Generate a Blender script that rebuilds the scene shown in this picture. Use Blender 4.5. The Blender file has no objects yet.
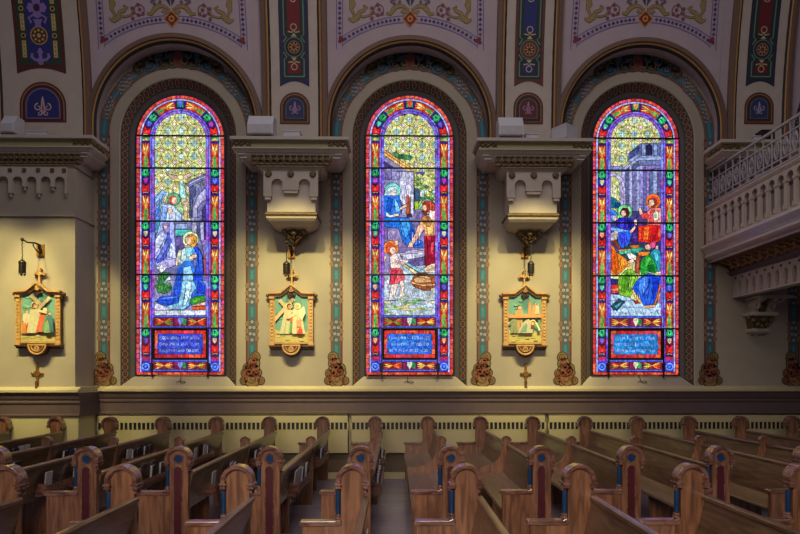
import bpy, math, random
from mathutils import Vector, Matrix
from mathutils.geometry import tessellate_polygon
rnd = random.Random(7)
scene = bpy.context.scene
COL = scene.collection
PI = math.pi

# ------------------------------------------------------------------ camera model
F = 676.0; PHI = math.radians(1.05); CX = 407.39; CY = 375.0; EYE = 1.8
def U(px, py, y):
    """point of the plane at depth y seen at photo coordinate px, py"""
    a = (px-CX)/F
    dx = math.sin(PHI)+math.cos(PHI)*a; dy = math.cos(PHI)-math.sin(PHI)*a
    t = y/dy
    return dx*t, EYE+(CY-py)/F*t
cam = bpy.data.cameras.new('camera'); co = bpy.data.objects.new('camera', cam); COL.objects.link(co)
cam.sensor_width = 36; cam.lens = F/800*36; cam.shift_y = (CY-267)/800; cam.shift_x = (400-CX)/800
cam.clip_start = 0.05
co.location = (0, 0, EYE); co.rotation_euler = (PI/2, 0, -PHI)
scene.camera = co
vs = scene.view_settings
vs.view_transform = 'Standard'; vs.look = 'None'; vs.exposure = 0; vs.gamma = 1; vs.use_curve_mapping = False

# ------------------------------------------------------------------ colour
def lin1(c):
    c = c/255.0
    return c/12.92 if c <= .04045 else ((c+.055)/1.055)**2.4
def lin(c, k=1.0): return tuple(min(.95, lin1(v)*k) for v in c[:3])

# ------------------------------------------------------------------ materials
def new_mat(name):
    m = bpy.data.materials.new(name); m.use_nodes = True
    nt = m.node_tree
    b = nt.nodes.get('Principled BSDF')
    return m, nt, b
def plain(name, c, rough=.6, metal=0.0, noise=.12, scale=9.0, bump=0.0, spec=.5, k=1.0):
    m, nt, b = new_mat(name)
    c = lin(c, k)
    tc = nt.nodes.new('ShaderNodeTexCoord')
    n = nt.nodes.new('ShaderNodeTexNoise'); n.inputs['Scale'].default_value = scale; n.inputs['Detail'].default_value = 5
    nt.links.new(tc.outputs['Object'], n.inputs['Vector'])
    r = nt.nodes.new('ShaderNodeValToRGB')
    r.color_ramp.elements[0].position = .3; r.color_ramp.elements[1].position = .7
    r.color_ramp.elements[0].color = (*[v*(1-noise) for v in c], 1)
    r.color_ramp.elements[1].color = (*[min(1, v*(1+noise)) for v in c], 1)
    nt.links.new(n.outputs['Fac'], r.inputs['Fac'])
    nt.links.new(r.outputs['Color'], b.inputs['Base Color'])
    b.inputs['Roughness'].default_value = rough; b.inputs['Metallic'].default_value = metal
    b.inputs['Specular IOR Level'].default_value = spec
    if bump:
        bp = nt.nodes.new('ShaderNodeBump'); bp.inputs['Strength'].default_value = bump; bp.inputs['Distance'].default_value = .01
        nt.links.new(n.outputs['Fac'], bp.inputs['Height']); nt.links.new(bp.outputs['Normal'], b.inputs['Normal'])
    return m
def wood(name, dark, light, stretch=(1, 1, .12), rough=.38, scale=26, k=1.0, coat=.5):
    m, nt, b = new_mat(name)
    tc = nt.nodes.new('ShaderNodeTexCoord'); mp = nt.nodes.new('ShaderNodeMapping')
    oi = nt.nodes.new('ShaderNodeObjectInfo')
    ml = nt.nodes.new('ShaderNodeMath'); ml.operation = 'MULTIPLY'; ml.inputs[1].default_value = 17.0
    nt.links.new(oi.outputs['Random'], ml.inputs[0])
    nt.links.new(ml.outputs[0], mp.inputs['Location'])
    mp.inputs['Scale'].default_value = stretch
    nt.links.new(tc.outputs['Object'], mp.inputs['Vector'])
    n = nt.nodes.new('ShaderNodeTexNoise'); n.inputs['Scale'].default_value = scale; n.inputs['Detail'].default_value = 8; n.inputs['Distortion'].default_value = .6
    nt.links.new(mp.outputs[0], n.inputs['Vector'])
    r = nt.nodes.new('ShaderNodeValToRGB')
    r.color_ramp.elements[0].position = .36; r.color_ramp.elements[1].position = .64
    r.color_ramp.elements[0].color = (*lin(dark, k), 1); r.color_ramp.elements[1].color = (*lin(light, k), 1)
    nt.links.new(n.outputs['Fac'], r.inputs['Fac']); nt.links.new(r.outputs['Color'], b.inputs['Base Color'])
    b.inputs['Roughness'].default_value = rough; b.inputs['Coat Weight'].default_value = coat; b.inputs['Coat Roughness'].default_value = .16
    bp = nt.nodes.new('ShaderNodeBump'); bp.inputs['Strength'].default_value = .12; bp.inputs['Distance'].default_value = .004
    nt.links.new(n.outputs['Fac'], bp.inputs['Height']); nt.links.new(bp.outputs['Normal'], b.inputs['Normal'])
    return m
def painted(name, rough=.7):
    m, nt, b = new_mat(name)
    a = nt.nodes.new('ShaderNodeAttribute'); a.attribute_name = 'Col'
    n = nt.nodes.new('ShaderNodeTexNoise'); n.inputs['Scale'].default_value = 30
    tc = nt.nodes.new('ShaderNodeTexCoord'); nt.links.new(tc.outputs['Object'], n.inputs['Vector'])
    mr = nt.nodes.new('ShaderNodeMapRange'); mr.inputs[3].default_value = .75; mr.inputs[4].default_value = 1.25
    nt.links.new(n.outputs['Fac'], mr.inputs[0])
    mx = nt.nodes.new('ShaderNodeVectorMath'); mx.operation = 'SCALE'
    nt.links.new(a.outputs['Color'], mx.inputs[0]); nt.links.new(mr.outputs[0], mx.inputs['Scale'])
    nt.links.new(mx.outputs[0], b.inputs['Base Color'])
    b.inputs['Roughness'].default_value = rough
    return m
def glass_mat(name, strength=1.0, leads=True):
    m, nt, b = new_mat(name)
    a = nt.nodes.new('ShaderNodeAttribute'); a.attribute_name = 'Col'
    tc = nt.nodes.new('ShaderNodeTexCoord')
    n = nt.nodes.new('ShaderNodeTexNoise'); n.inputs['Scale'].default_value = 34; n.inputs['Detail'].default_value = 4
    v = nt.nodes.new('ShaderNodeTexVoronoi'); v.inputs['Scale'].default_value = 17
    nt.links.new(tc.outputs['Object'], n.inputs['Vector']); nt.links.new(tc.outputs['Object'], v.inputs['Vector'])
    mr = nt.nodes.new('ShaderNodeMapRange'); mr.inputs[1].default_value = .3; mr.inputs[2].default_value = .7
    mr.inputs[3].default_value = .55; mr.inputs[4].default_value = 1.4
    nt.links.new(n.outputs['Fac'], mr.inputs[0])
    sx = nt.nodes.new('ShaderNodeSeparateColor'); nt.links.new(v.outputs['Color'], sx.inputs[0])
    mr2 = nt.nodes.new('ShaderNodeMapRange'); mr2.inputs[3].default_value = .66; mr2.inputs[4].default_value = 1.32
    nt.links.new(sx.outputs[0], mr2.inputs[0])
    mu = nt.nodes.new('ShaderNodeMath'); mu.operation = 'MULTIPLY'
    nt.links.new(mr.outputs[0], mu.inputs[0]); nt.links.new(mr2.outputs[0], mu.inputs[1])
    # painted streaks and fine leading in the glass
    mp = nt.nodes.new('ShaderNodeMapping'); mp.inputs['Scale'].default_value = (1, 1, .42); mp.inputs['Rotation'].default_value = (0, .35, 0)
    nt.links.new(tc.outputs['Object'], mp.inputs['Vector'])
    ns = nt.nodes.new('ShaderNodeTexNoise'); ns.inputs['Scale'].default_value = 46; ns.inputs['Detail'].default_value = 2; nt.links.new(mp.outputs[0], ns.inputs['Vector'])
    mr3 = nt.nodes.new('ShaderNodeMapRange'); mr3.inputs[1].default_value = .36; mr3.inputs[2].default_value = .64; mr3.inputs[3].default_value = .66; mr3.inputs[4].default_value = 1.26
    nt.links.new(ns.outputs['Fac'], mr3.inputs[0])
    ve = nt.nodes.new('ShaderNodeTexVoronoi'); ve.feature = 'DISTANCE_TO_EDGE'; ve.inputs['Scale'].default_value = 10
    nt.links.new(tc.outputs['Object'], ve.inputs['Vector'])
    mr4 = nt.nodes.new('ShaderNodeMapRange'); mr4.inputs[1].default_value = .03; mr4.inputs[2].default_value = .06; mr4.inputs[3].default_value = .22; mr4.inputs[4].default_value = 1
    nt.links.new(ve.outputs['Distance'], mr4.inputs[0])
    m5 = nt.nodes.new('ShaderNodeMath'); m5.operation = 'MULTIPLY'; nt.links.new(mr3.outputs[0], m5.inputs[0]); nt.links.new(mr4.outputs[0], m5.inputs[1])
    m6 = nt.nodes.new('ShaderNodeMath'); m6.operation = 'MULTIPLY'; nt.links.new(mu.outputs[0], m6.inputs[0]); nt.links.new(m5.outputs[0] if leads else mr3.outputs[0], m6.inputs[1]); mu = m6
    mx = nt.nodes.new('ShaderNodeVectorMath'); mx.operation = 'SCALE'
    nt.links.new(a.outputs['Color'], mx.inputs[0]); nt.links.new(mu.outputs[0], mx.inputs['Scale'])
    b.inputs['Base Color'].default_value = (.01, .01, .01, 1)
    nt.links.new(mx.outputs[0], b.inputs['Emission Color']); b.inputs['Emission Strength'].default_value = strength
    b.inputs['Roughness'].default_value = .6; b.inputs['Specular IOR Level'].default_value = .08
    return m

M = {}
M['wall'] = plain('cream_plaster', (160, 150, 134), .75, noise=.05, scale=3)
M['vault'] = plain('lilac_plaster', (176, 160, 166), .8, noise=.05, scale=3)
M['stone'] = plain('pale_stone_paint', (182, 170, 158), .6, noise=.06, scale=6)
M['gold_leaf'] = plain('dull_gilt_carving', (98, 78, 48), .5, .1, .45, 30)
M['cove'] = plain('olive_cove_paint', (142, 136, 96), .7, noise=.08)
M['ledge'] = plain('ledge_paint', (182, 170, 134), .5, noise=.05)
M['mauve'] = plain('mauve_dado_paint', (88, 72, 72), .55, noise=.08)
M['darkbrown'] = plain('dark_skirting', (92, 78, 62), .5)
M['bronze'] = plain('dark_bronze_paint', (40, 36, 38), .5)
M['taupe'] = plain('taupe_frame_paint', (84, 75, 74), .5)
M['carved'] = plain('brown_gilt_carving', (156, 116, 70), .45, .1, .3, 24)
M['recess_shade'] = plain('grey_recess_shade', (120, 112, 110), .6)  # shade of the parapet recesses put into a darker grey than the stone
M['aisle'] = plain('pale_aisle_floor', (190, 178, 140), .5)
M['gloss'] = plain('glossy_pale_paint', (182, 170, 162), .22, noise=.05)
M['heater'] = plain('cream_enamel', (176, 166, 126), .45, noise=.03)
M['black'] = plain('black_paint', (20, 18, 18), .5)
M['iron'] = plain('black_iron', (58, 52, 46), .4, .6)
M['white_iron'] = plain('pale_painted_iron', (170, 164, 172), .35, .1)
M['brass'] = plain('aged_brass', (150, 108, 48), .35, .6, .2)
M['white_plastic'] = plain('white_plastic', (188, 188, 196), .4, noise=.03)
M['paint'] = painted('painted_ornament')
M['gilt'] = plain('gilt_wood', (190, 148, 92), .42, .1, .18, 14)
M['giltdark'] = plain('carved_brown_wood', (86, 50, 24), .5, .05, .25, 20)
M['glass'] = glass_mat('stained_glass', 1.18, False)
M['glass_border'] = glass_mat('stained_glass_border', 1.1, False)
M['oak'] = wood('oak_upright', (96, 62, 42), (146, 100, 70))
M['oak_end'] = M['oak']
M['oak_long'] = wood('oak_lengthwise', (74, 54, 40), (112, 84, 62), (1, .1, 1), .3)
M['oak_dark'] = wood('oak_moulding', (86, 54, 44), (134, 96, 82), (.3, 1, 1), .22, coat=1.0)
M['blue_paint'] = plain('blue_colonnette_paint', (20, 54, 92), .3)
M['red_inlay'] = plain('oxblood_inlay', (72, 18, 30), .4)
M['kneeler'] = plain('dark_vinyl', (36, 28, 30), .4)
M['cover'] = plain('black_book_cloth', (28, 28, 36), .5)
M['cover2'] = plain('blue_book_cloth', (30, 48, 84), .5)
M['paper'] = plain('book_paper', (180, 176, 182), .7, noise=.05)

# ------------------------------------------------------------------ mesh builder
class MB:
    def __init__(s, fn=None): s.v = []; s.f = []; s.c = []; s.col = (.5, .5, .5); s.fn = fn; s.any = False
    def setc(s, c, k=1.0): s.col = lin(c, k); s.any = True; return s
    def add(s, vs_, fs_):
        b = len(s.v); s.v.extend([tuple(q) for q in vs_])
        for f in fs_: s.f.append(tuple(b+i for i in f)); s.c.append(s.col)
        return s
    def box(s, x0, x1, y0, y1, z0, z1):
        return s.add([(x0,y0,z0),(x1,y0,z0),(x1,y1,z0),(x0,y1,z0),(x0,y0,z1),(x1,y0,z1),(x1,y1,z1),(x0,y1,z1)],
              [(0,3,2,1),(4,5,6,7),(0,1,5,4),(1,2,6,5),(2,3,7,6),(3,0,4,7)])
    def obox(s, o, ux, uy, uz):
        o, ux, uy, uz = map(Vector, (o, ux, uy, uz))
        p = [o, o+ux, o+ux+uy, o+uy]; p += [q+uz for q in p]
        return s.add(p, [(0,3,2,1),(4,5,6,7),(0,1,5,4),(1,2,6,5),(2,3,7,6),(3,0,4,7)])
    def prism(s, poly, a, b, axis='y'):
        """poly in (x,z) for axis y, in (x,z)->(y,z) for axis x, in (x,y) for axis z"""
        def P(p, t):
            return {'y': (p[0], t, p[1]), 'x': (t, p[0], p[1]), 'z': (p[0], p[1], t)}[axis]
        n = len(poly)
        tri = tessellate_polygon([[Vector((p[0], p[1], 0)) for p in poly]])
        vs_ = [P(p, a) for p in poly]+[P(p, b) for p in poly]
        fs_ = [tuple(t) for t in tri]+[tuple(n+i for i in reversed(t)) for t in tri]
        fs_ += [(i, (i+1) % n, n+(i+1) % n, n+i) for i in range(n)]
        return s.add(vs_, fs_)
    def tube(s, pts, r, n=8, cap=True):
        pts = [Vector(p) for p in pts]; k = len(pts)
        rs = r if isinstance(r, (list, tuple)) else [r]*k
        vs_ = []; up = None
        for i, p in enumerate(pts):
            t = (pts[min(i+1, k-1)]-pts[max(i-1, 0)]).normalized()
            if up is None:
                up = Vector((0, 0, 1)) if abs(t.z) < .9 else Vector((0, 1, 0))
            a = t.cross(up)
            if a.length < 1e-6: a = t.orthogonal()
            a.normalize(); b = a.cross(t).normalized(); up = b
            for j in range(n):
                th = 2*PI*j/n; vs_.append(p+a*math.cos(th)*rs[i]+b*math.sin(th)*rs[i])
        fs_ = []
        for i in range(k-1):
            for j in range(n):
                fs_.append((i*n+j, i*n+(j+1) % n, (i+1)*n+(j+1) % n, (i+1)*n+j))
        if cap: fs_ += [tuple(reversed(range(n))), tuple((k-1)*n+j for j in range(n))]
        return s.add(vs_, fs_)
    def lathe(s, prof, c, n=14, sx=1, sy=1, axis='z'):
        vs_ = []; fs_ = []; k = len(prof)
        for (r, z) in prof:
            for j in range(n):
                th = 2*PI*j/n
                p = (r*math.cos(th)*sx, r*math.sin(th)*sy, z)
                if axis == 'y': p = (p[0], p[2], p[1])
                vs_.append((c[0]+p[0], c[1]+p[1], c[2]+p[2]))
        for i in range(k-1):
            for j in range(n): fs_.append((i*n+j, i*n+(j+1) % n, (i+1)*n+(j+1) % n, (i+1)*n+j))
        fs_ += [tuple(reversed(range(n))), tuple((k-1)*n+j for j in range(n))]
        return s.add(vs_, fs_)
    def ball(s, c, r, n=8, sx=1, sy=1, sz=1):
        return s.lathe([(r*math.sin(PI*i/6)+1e-4, -r*sz*math.cos(PI*i/6)) for i in range(7)], c, n, sx, sy)
    def stack(s, x, levels, yb):
        """rectangles (z, half width, front y) lofted downwards, back at yb"""
        vs_ = []; fs_ = []
        for (z, hw, yf) in levels: vs_ += [(x-hw, yf, z), (x+hw, yf, z), (x+hw, yb, z), (x-hw, yb, z)]
        k = len(levels)
        for i in range(k-1):
            for j in range(4): fs_.append((i*4+j, i*4+(j+1) % 4, (i+1)*4+(j+1) % 4, (i+1)*4+j))
        fs_ += [(0, 1, 2, 3), tuple((k-1)*4+j for j in (3, 2, 1, 0))]
        return s.add(vs_, fs_)
    # flat painting through the mapping fn(u, v, off)
    def poly(s, pts, off=0.0):
        tri = tessellate_polygon([[Vector((p[0], p[1], 0)) for p in pts]])
        return s.add([s.fn(p[0], p[1], off) for p in pts], [tuple(t) for t in tri])
    def stroke(s, pts, w, off=0.0, closed=False):
        P = [Vector((p[0], p[1])) for p in pts]
        k = len(P); ws = w if isinstance(w, (list, tuple)) else [w]*k
        vs_ = []
        for i in range(k):
            if closed: a, b = P[i-1], P[(i+1) % k]
            else: a, b = P[max(i-1, 0)], P[min(i+1, k-1)]
            t = b-a
            if t.length < 1e-9: t = Vector((1, 0))
            t.normalize(); nn = Vector((-t.y, t.x))*ws[i]*.5
            vs_ += [s.fn(P[i].x+nn.x, P[i].y+nn.y, off), s.fn(P[i].x-nn.x, P[i].y-nn.y, off)]
        fs_ = [(2*i, 2*i+1, 2*i+3, 2*i+2) for i in range(k-1)]
        if closed: fs_.append((2*k-2, 2*k-1, 1, 0))
        return s.add(vs_, fs_)
    def disc(s, u, v, r, off=0.0, n=12, ry=None):
        ry = ry or r
        return s.poly([(u+r*math.cos(2*PI*i/n), v+ry*math.sin(2*PI*i/n)) for i in range(n)], off)
    def ring(s, u, v, r, w, off=0.0, n=18, ry=None):
        ry = ry or r
        return s.stroke([(u+r*math.cos(2*PI*i/n), v+ry*math.sin(2*PI*i/n)) for i in range(n)], w, off, True)
    def sweep(s, path, prof, cols=None, closed=False):
        """path of (u, v); profile of (n, o): offset to the left of the path, offset out of the wall"""
        P = [Vector(p) for p in path]; k = len(P); m = len(prof); vs_ = []
        for i in range(k):
            if closed: a, b = P[i-1], P[(i+1) % k]
            else: a, b = P[max(i-1, 0)], P[min(i+1, k-1)]
            t = (b-a).normalized(); nn = Vector((-t.y, t.x))
            for (q, o) in prof:
                w = P[i]+nn*q; vs_.append(s.fn(w.x, w.y, o))
        for j in range(m-1):
            if cols: s.setc(cols[j]) if not isinstance(cols[j][0], float) else setattr(s, 'col', cols[j])
            base = len(s.v) if j == 0 else base
            if j == 0: s.v.extend([tuple(q) for q in vs_])
            for i in range(k if closed else k-1):
                i2 = (i+1) % k
                s.f.append((base+i*m+j, base+i*m+j+1, base+i2*m+j+1, base+i2*m+j)); s.c.append(s.col)
        if cols: s.any = True
        return s
    def build(s, name, mat, parent=None, bevel=0.0, smooth=False, loc=None):
        me = bpy.data.meshes.new(name); me.from_pydata(s.v, [], s.f); me.update()
        if s.any:
            ca = me.color_attributes.new('Col', 'FLOAT_COLOR', 'CORNER')
            buf = []
            for p, c in zip(me.polygons, s.c):
                buf += [c[0], c[1], c[2], 1.0]*p.loop_total
            ca.data.foreach_set('color', buf)
        if smooth: me.polygons.foreach_set('use_smooth', [True]*len(me.polygons))
        me.materials.append(mat)
        o = bpy.data.objects.new(name, me); COL.objects.link(o)
        if parent is not None: o.parent = parent
        if loc: o.location = loc
        if not s.fn:
            import bmesh
            bm = bmesh.new(); bm.from_mesh(me); bmesh.ops.recalc_face_normals(bm, faces=bm.faces); bm.to_mesh(me); bm.free()
        if smooth and not s.fn:
            try: me.set_sharp_from_angle(angle=math.radians(40))
            except Exception: pass
        if bevel:
            b = o.modifiers.new('bevel', 'BEVEL'); b.width = bevel; b.segments = 2; b.limit_method = 'ANGLE'; b.angle_limit = math.radians(40)
        return o
def tag(o, label=None, cat=None, group=None, kind=None):
    if label: o['label'] = label
    if cat: o['category'] = cat
    if group: o['group'] = group
    if kind: o['kind'] = kind
    return o
def empty(name, loc, label=None, cat=None, group=None, kind=None):
    o = bpy.data.objects.new(name, None); COL.objects.link(o); o.location = loc; o.empty_display_size = .1
    return tag(o, label, cat, group, kind)
def arc(cx, cy, r, a0, a1, n):
    return [(cx+r*math.cos(math.radians(a0+(a1-a0)*i/n)), cy+r*math.sin(math.radians(a0+(a1-a0)*i/n))) for i in range(n+1)]
def copy_tree(o, parent=None):
    c = o.copy(); COL.objects.link(c)
    if parent is not None: c.parent = parent
    for ch in list(o.children): copy_tree(ch, c)
    return c
# ------------------------------------------------------------------ the setting
W = 12.0                                   # plane of the window wall
XC = tuple(round(U(p, 300, 12.17)[0], 3) for p in (181.2, 409.5, 634.4))   # window axes
XP = tuple(round(U(p, 60, 11.76)[0], 3) for p in (41, 294.3, 529, 761))     # axes of the wall piers
FLOOR = .079
GZ0, GR, GY = 1.80, 0.79, 12.17            # glass: sill height, half width, depth
ZS = 6.02                                  # springing of the window heads
RO = 1.03                                  # opening half width at the wall face
ZB = 1.59
def bend(z): return .26*max(0.0, (z-5.9)/2.33)**2
YL = 11.85
def LY(z): return YL-bend(z)
def lay(x, z, off=0.0): return (x, LY(z)-off, z)      # front of the curving upper wall
def wal(x, z, off=0.0): return (x, W-off, z)
def LZ(py, x=0.0):
    z = 7.0
    for _ in range(6): z = EYE+(CY-py)*(LY(z)*math.cos(PHI)+x*math.sin(PHI))/F
    return z

# floor
b = MB(); b.box(-8.2, 10.2, -1.5, 12.4, -.1, FLOOR)
mfl = wood('floor_boards', (132, 122, 136), (160, 148, 160), (.12, 1, 1), .3, 14)
tag(b.build('floor', mfl), 'grey lilac wooden floor under and between the pews', 'floor', kind='structure')
# window wall with three round headed openings
def opening(xc, r=RO, zb=ZB, zs=ZS, n=40):
    return [(xc-r, zb)]+[(xc+r*math.cos(PI-PI*i/n), zs+r*math.sin(PI*i/n)) for i in range(n+1)]+[(xc+r, zb)]
b = MB()
outer = [(-8.2, .05), (10.2, .05), (10.2, 9.6), (-8.2, 9.6)]
loops = [outer]+[list(reversed(opening(x))) for x in XC]
flat = [p for l in loops for p in l]
tri = tessellate_polygon([[Vector((p[0], p[1], 0)) for p in l] for l in loops])
b.add([(p[0], W, p[1]) for p in flat], [tuple(t) for t in tri])
tag(b.build('wall_back', M['wall']), 'cream plastered church wall with three round headed window openings', 'wall', kind='structure')

# upper wall that curves forward into the vault, cut by the bay arches
RA, ZA = 1.375, 6.15
b = MB()
xs = sorted(set([-8.2, 10.2]+[round(-8.2+i*.23, 3) for i in range(81)]))
def zlow(x, side):
    for c in XC+(8.45, -7.98):
        d = abs(x-c)
        if d < RA-1e-6: return ZA+math.sqrt(RA*RA-d*d)
    return 5.60
cols_ = []
for i in range(-1, 4):
    c = (-7.98,)+XC+(8.45,); c = c[i+1]
    pts = [(c-RA, 5.6)]+[(c-RA*math.cos(PI*k/36), ZA+RA*math.sin(PI*k/36)) for k in range(37)]+[(c+RA, 5.6)]
    cols_ += [p for p in pts if -8.2 <= p[0] <= 10.2]
NZ = 14
for (x, zl) in cols_:
    for k in range(NZ+1):
        z = zl+(9.5-zl)*k/NZ; b.v.append(lay(x, z))
for i in range(len(cols_)-1):
    for k in range(NZ):
        a = i*(NZ+1)+k; b.f.append((a, a+NZ+1, a+NZ+2, a+1)); b.c.append(b.col)
# soffits of the bay arches back to the wall plane
for c in (-7.98,)+XC+(8.45,):
    pts = [p for p in [(c-RA, 5.6)]+arc(c, ZA, RA, 180, 0, 36)+[(c+RA, 5.6)] if -8.2 <= p[0] <= 10.2]
    n0 = len(b.v)
    for p in pts: b.v += [lay(*p), (p[0], W, p[1])]
    for i in range(len(pts)-1): b.f.append((n0+2*i, n0+2*i+1, n0+2*i+3, n0+2*i+2)); b.c.append(b.col)
tag(b.build('wall_vault', M['vault'], smooth=False), 'lilac upper wall curving into the vault above the windows', 'wall', kind='structure')

# pilaster bands in stone colour between the bay arches + soffit lining
BR, GD, BK, TN = lin((108, 84, 70), 1.0), lin((176, 132, 78), 1.0), lin((26, 20, 18)), lin((186, 174, 152))
prof = [(-.01, 0), (.0, .05), (.07, .06), (.085, .03), (.1, .045), (.115, .03), (.13, .015), (.155, 0)]
pc = [BR, BR, BR, GD, GD, BK, BK]
nt_ = 0
for c in XC:
    nt_ += 1
    b = MB(lay); b.any = True
    # path runs so that the profile's left is towards the opening
    b.sweep([(c-RA-.14, 5.62), (c-RA-.14, 5.9)]+arc(c, ZA, RA+.14, 180, 0, 60)+[(c+RA+.14, 5.9), (c+RA+.14, 5.62)], [(-n, o) for n, o in prof], pc)
    # a thin brown line on the plain band inside
    b.fn = wal; b.col = lin((120, 92, 66)); b.stroke(arc(c, ZS, 1.50, 150, 30, 40), .022, .004)
    tag(b.build('trim_%d' % nt_, M['paint']), 'brown and gold roll moulding arching over the %s window' % ('left', 'middle', 'right')[nt_-1], 'moulding', kind='structure')
for p in XP:
    hw = (.40, .565) if p > -5 else (.69, .84)
    for sgn in (-1, 1):
        nt_ += 1
        b = MB(lay); b.any = True
        zz = [(p+sgn*hw[1], 5.62+i*.28) for i in range(14)]
        pr = [(n*sgn*1.1, o) for n, o in prof]
        b.sweep(zz, pr, pc)
        tag(b.build('trim_%d' % nt_, M['paint']), 'dark and gold upright moulding beside a painted pier', 'moulding', kind='structure')
    # stone coloured face of the pier between its mouldings
    nt_ += 1
    b = MB(lay)
    for i in range(13):
        z0, z1 = 5.62+i*.3, 5.62+(i+1)*.3
        b.add([lay(p-hw[0]-.02, z0, .006), lay(p+hw[0]+.02, z0, .006), lay(p+hw[0]+.02, z1, .006), lay(p-hw[0]-.02, z1, .006)], [(0, 1, 2, 3)])
    tag(b.build('trim_%d' % nt_, M['stone']), 'stone coloured pier face carrying a painted panel', 'pier', kind='structure')

# ------------------------------------------------------------------ painted ornament
KD = 4.6
def rose(b, u, v, s, off, k=1.0):
    """cluster of pale flowers with scroll edges on a blue band"""
    b.setc((92, 70, 52), 2.0*k)
    for sg in (-1, 1):
        for t in (-1, 0, 1): b.disc(u+sg*.075*s, v+t*.13*s, .05*s, off, 8)
    b.setc((74, 84, 92), 1.0); b.poly([(u-.07*s, v), (u-.05*s, v+.2*s), (u, v+.26*s), (u+.05*s, v+.2*s), (u+.07*s, v), (u+.05*s, v-.2*s), (u, v-.26*s), (u-.05*s, v-.2*s)], off+.0006)
    b.setc((158, 154, 160), 1.0*k)
    for (du, dv) in ((0, .16), (-.035, .06), (.035, .06), (-.03, -.05), (.035, -.06), (0, -.16)): b.disc(u+du*s, v+dv*s, .027*s, off+.0012, 8)
    b.setc((96, 60, 60))
    for (du, dv) in ((0, .16), (-.035, .06), (.035, .06), (-.03, -.05), (.035, -.06), (0, -.16)): b.disc(u+du*s, v+dv*s, .009*s, off+.0016, 6)
def scroll(b, u, v, r, a0, turns, w, off, n=16, sg=1):
    pts = []; ws = []
    for i in range(n+1):
        t = i/n; a = math.radians(a0)+sg*turns*2*PI*t; rr = r*(1-.8*t)
        pts.append((u+rr*math.cos(a), v+rr*math.sin(a))); ws.append(w*(1-.5*t))
    b.stroke(pts, ws, off)
def foot(b, u, v, s, sg, off):
    """scrolled foot of the painted band, about .36 wide and .55 high"""
    out = []
    for (du, dv, r) in ((-.13, .02, .055), (.14, .02, .055), (0, .05, .13), (-.11, .14, .06), (.1, .15, .05), (0, .19, .12), (.03*sg, .3, .09), (.05*sg, .4, .075), (-.07*sg, .22, .07)):
        b.setc((58, 36, 24), 1.3); b.disc(u+du*s, v+dv*s, (r+.016)*s, off, 14)
    for (du, dv, r) in ((-.13, .02, .055), (.14, .02, .055), (0, .05, .13), (-.11, .14, .06), (.1, .15, .05), (0, .19, .12), (.03*sg, .3, .09), (.05*sg, .4, .075), (-.07*sg, .22, .07)):
        b.setc((122, 100, 58), 1.0); b.disc(u+du*s, v+dv*s, r*s, off+.0008, 14)
        b.setc((74, 46, 28), 1.0); scroll(b, u+du*s, v+dv*s, r*.8*s, 90*sg, 1.4, .018*s, off+.0016, 14, sg)
    for n_, (du, dv, r) in enumerate(((0, .06, .10), (-.05, .15, .07), (.06, .17, .07), (0, .25, .07), (.03*sg, .33, .06), (-.1, .06, .05), (.1, .06, .05))):
        b.setc((136, 62, 44) if n_ % 3 else (116, 50, 40)); scroll(b, u+du*s, v+dv*s, r*.9*s, 200*sg, 1.1, .022*s, off+.0024+.0002*n_, 14, -sg)
TEAL = (76, 122, 124)
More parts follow.
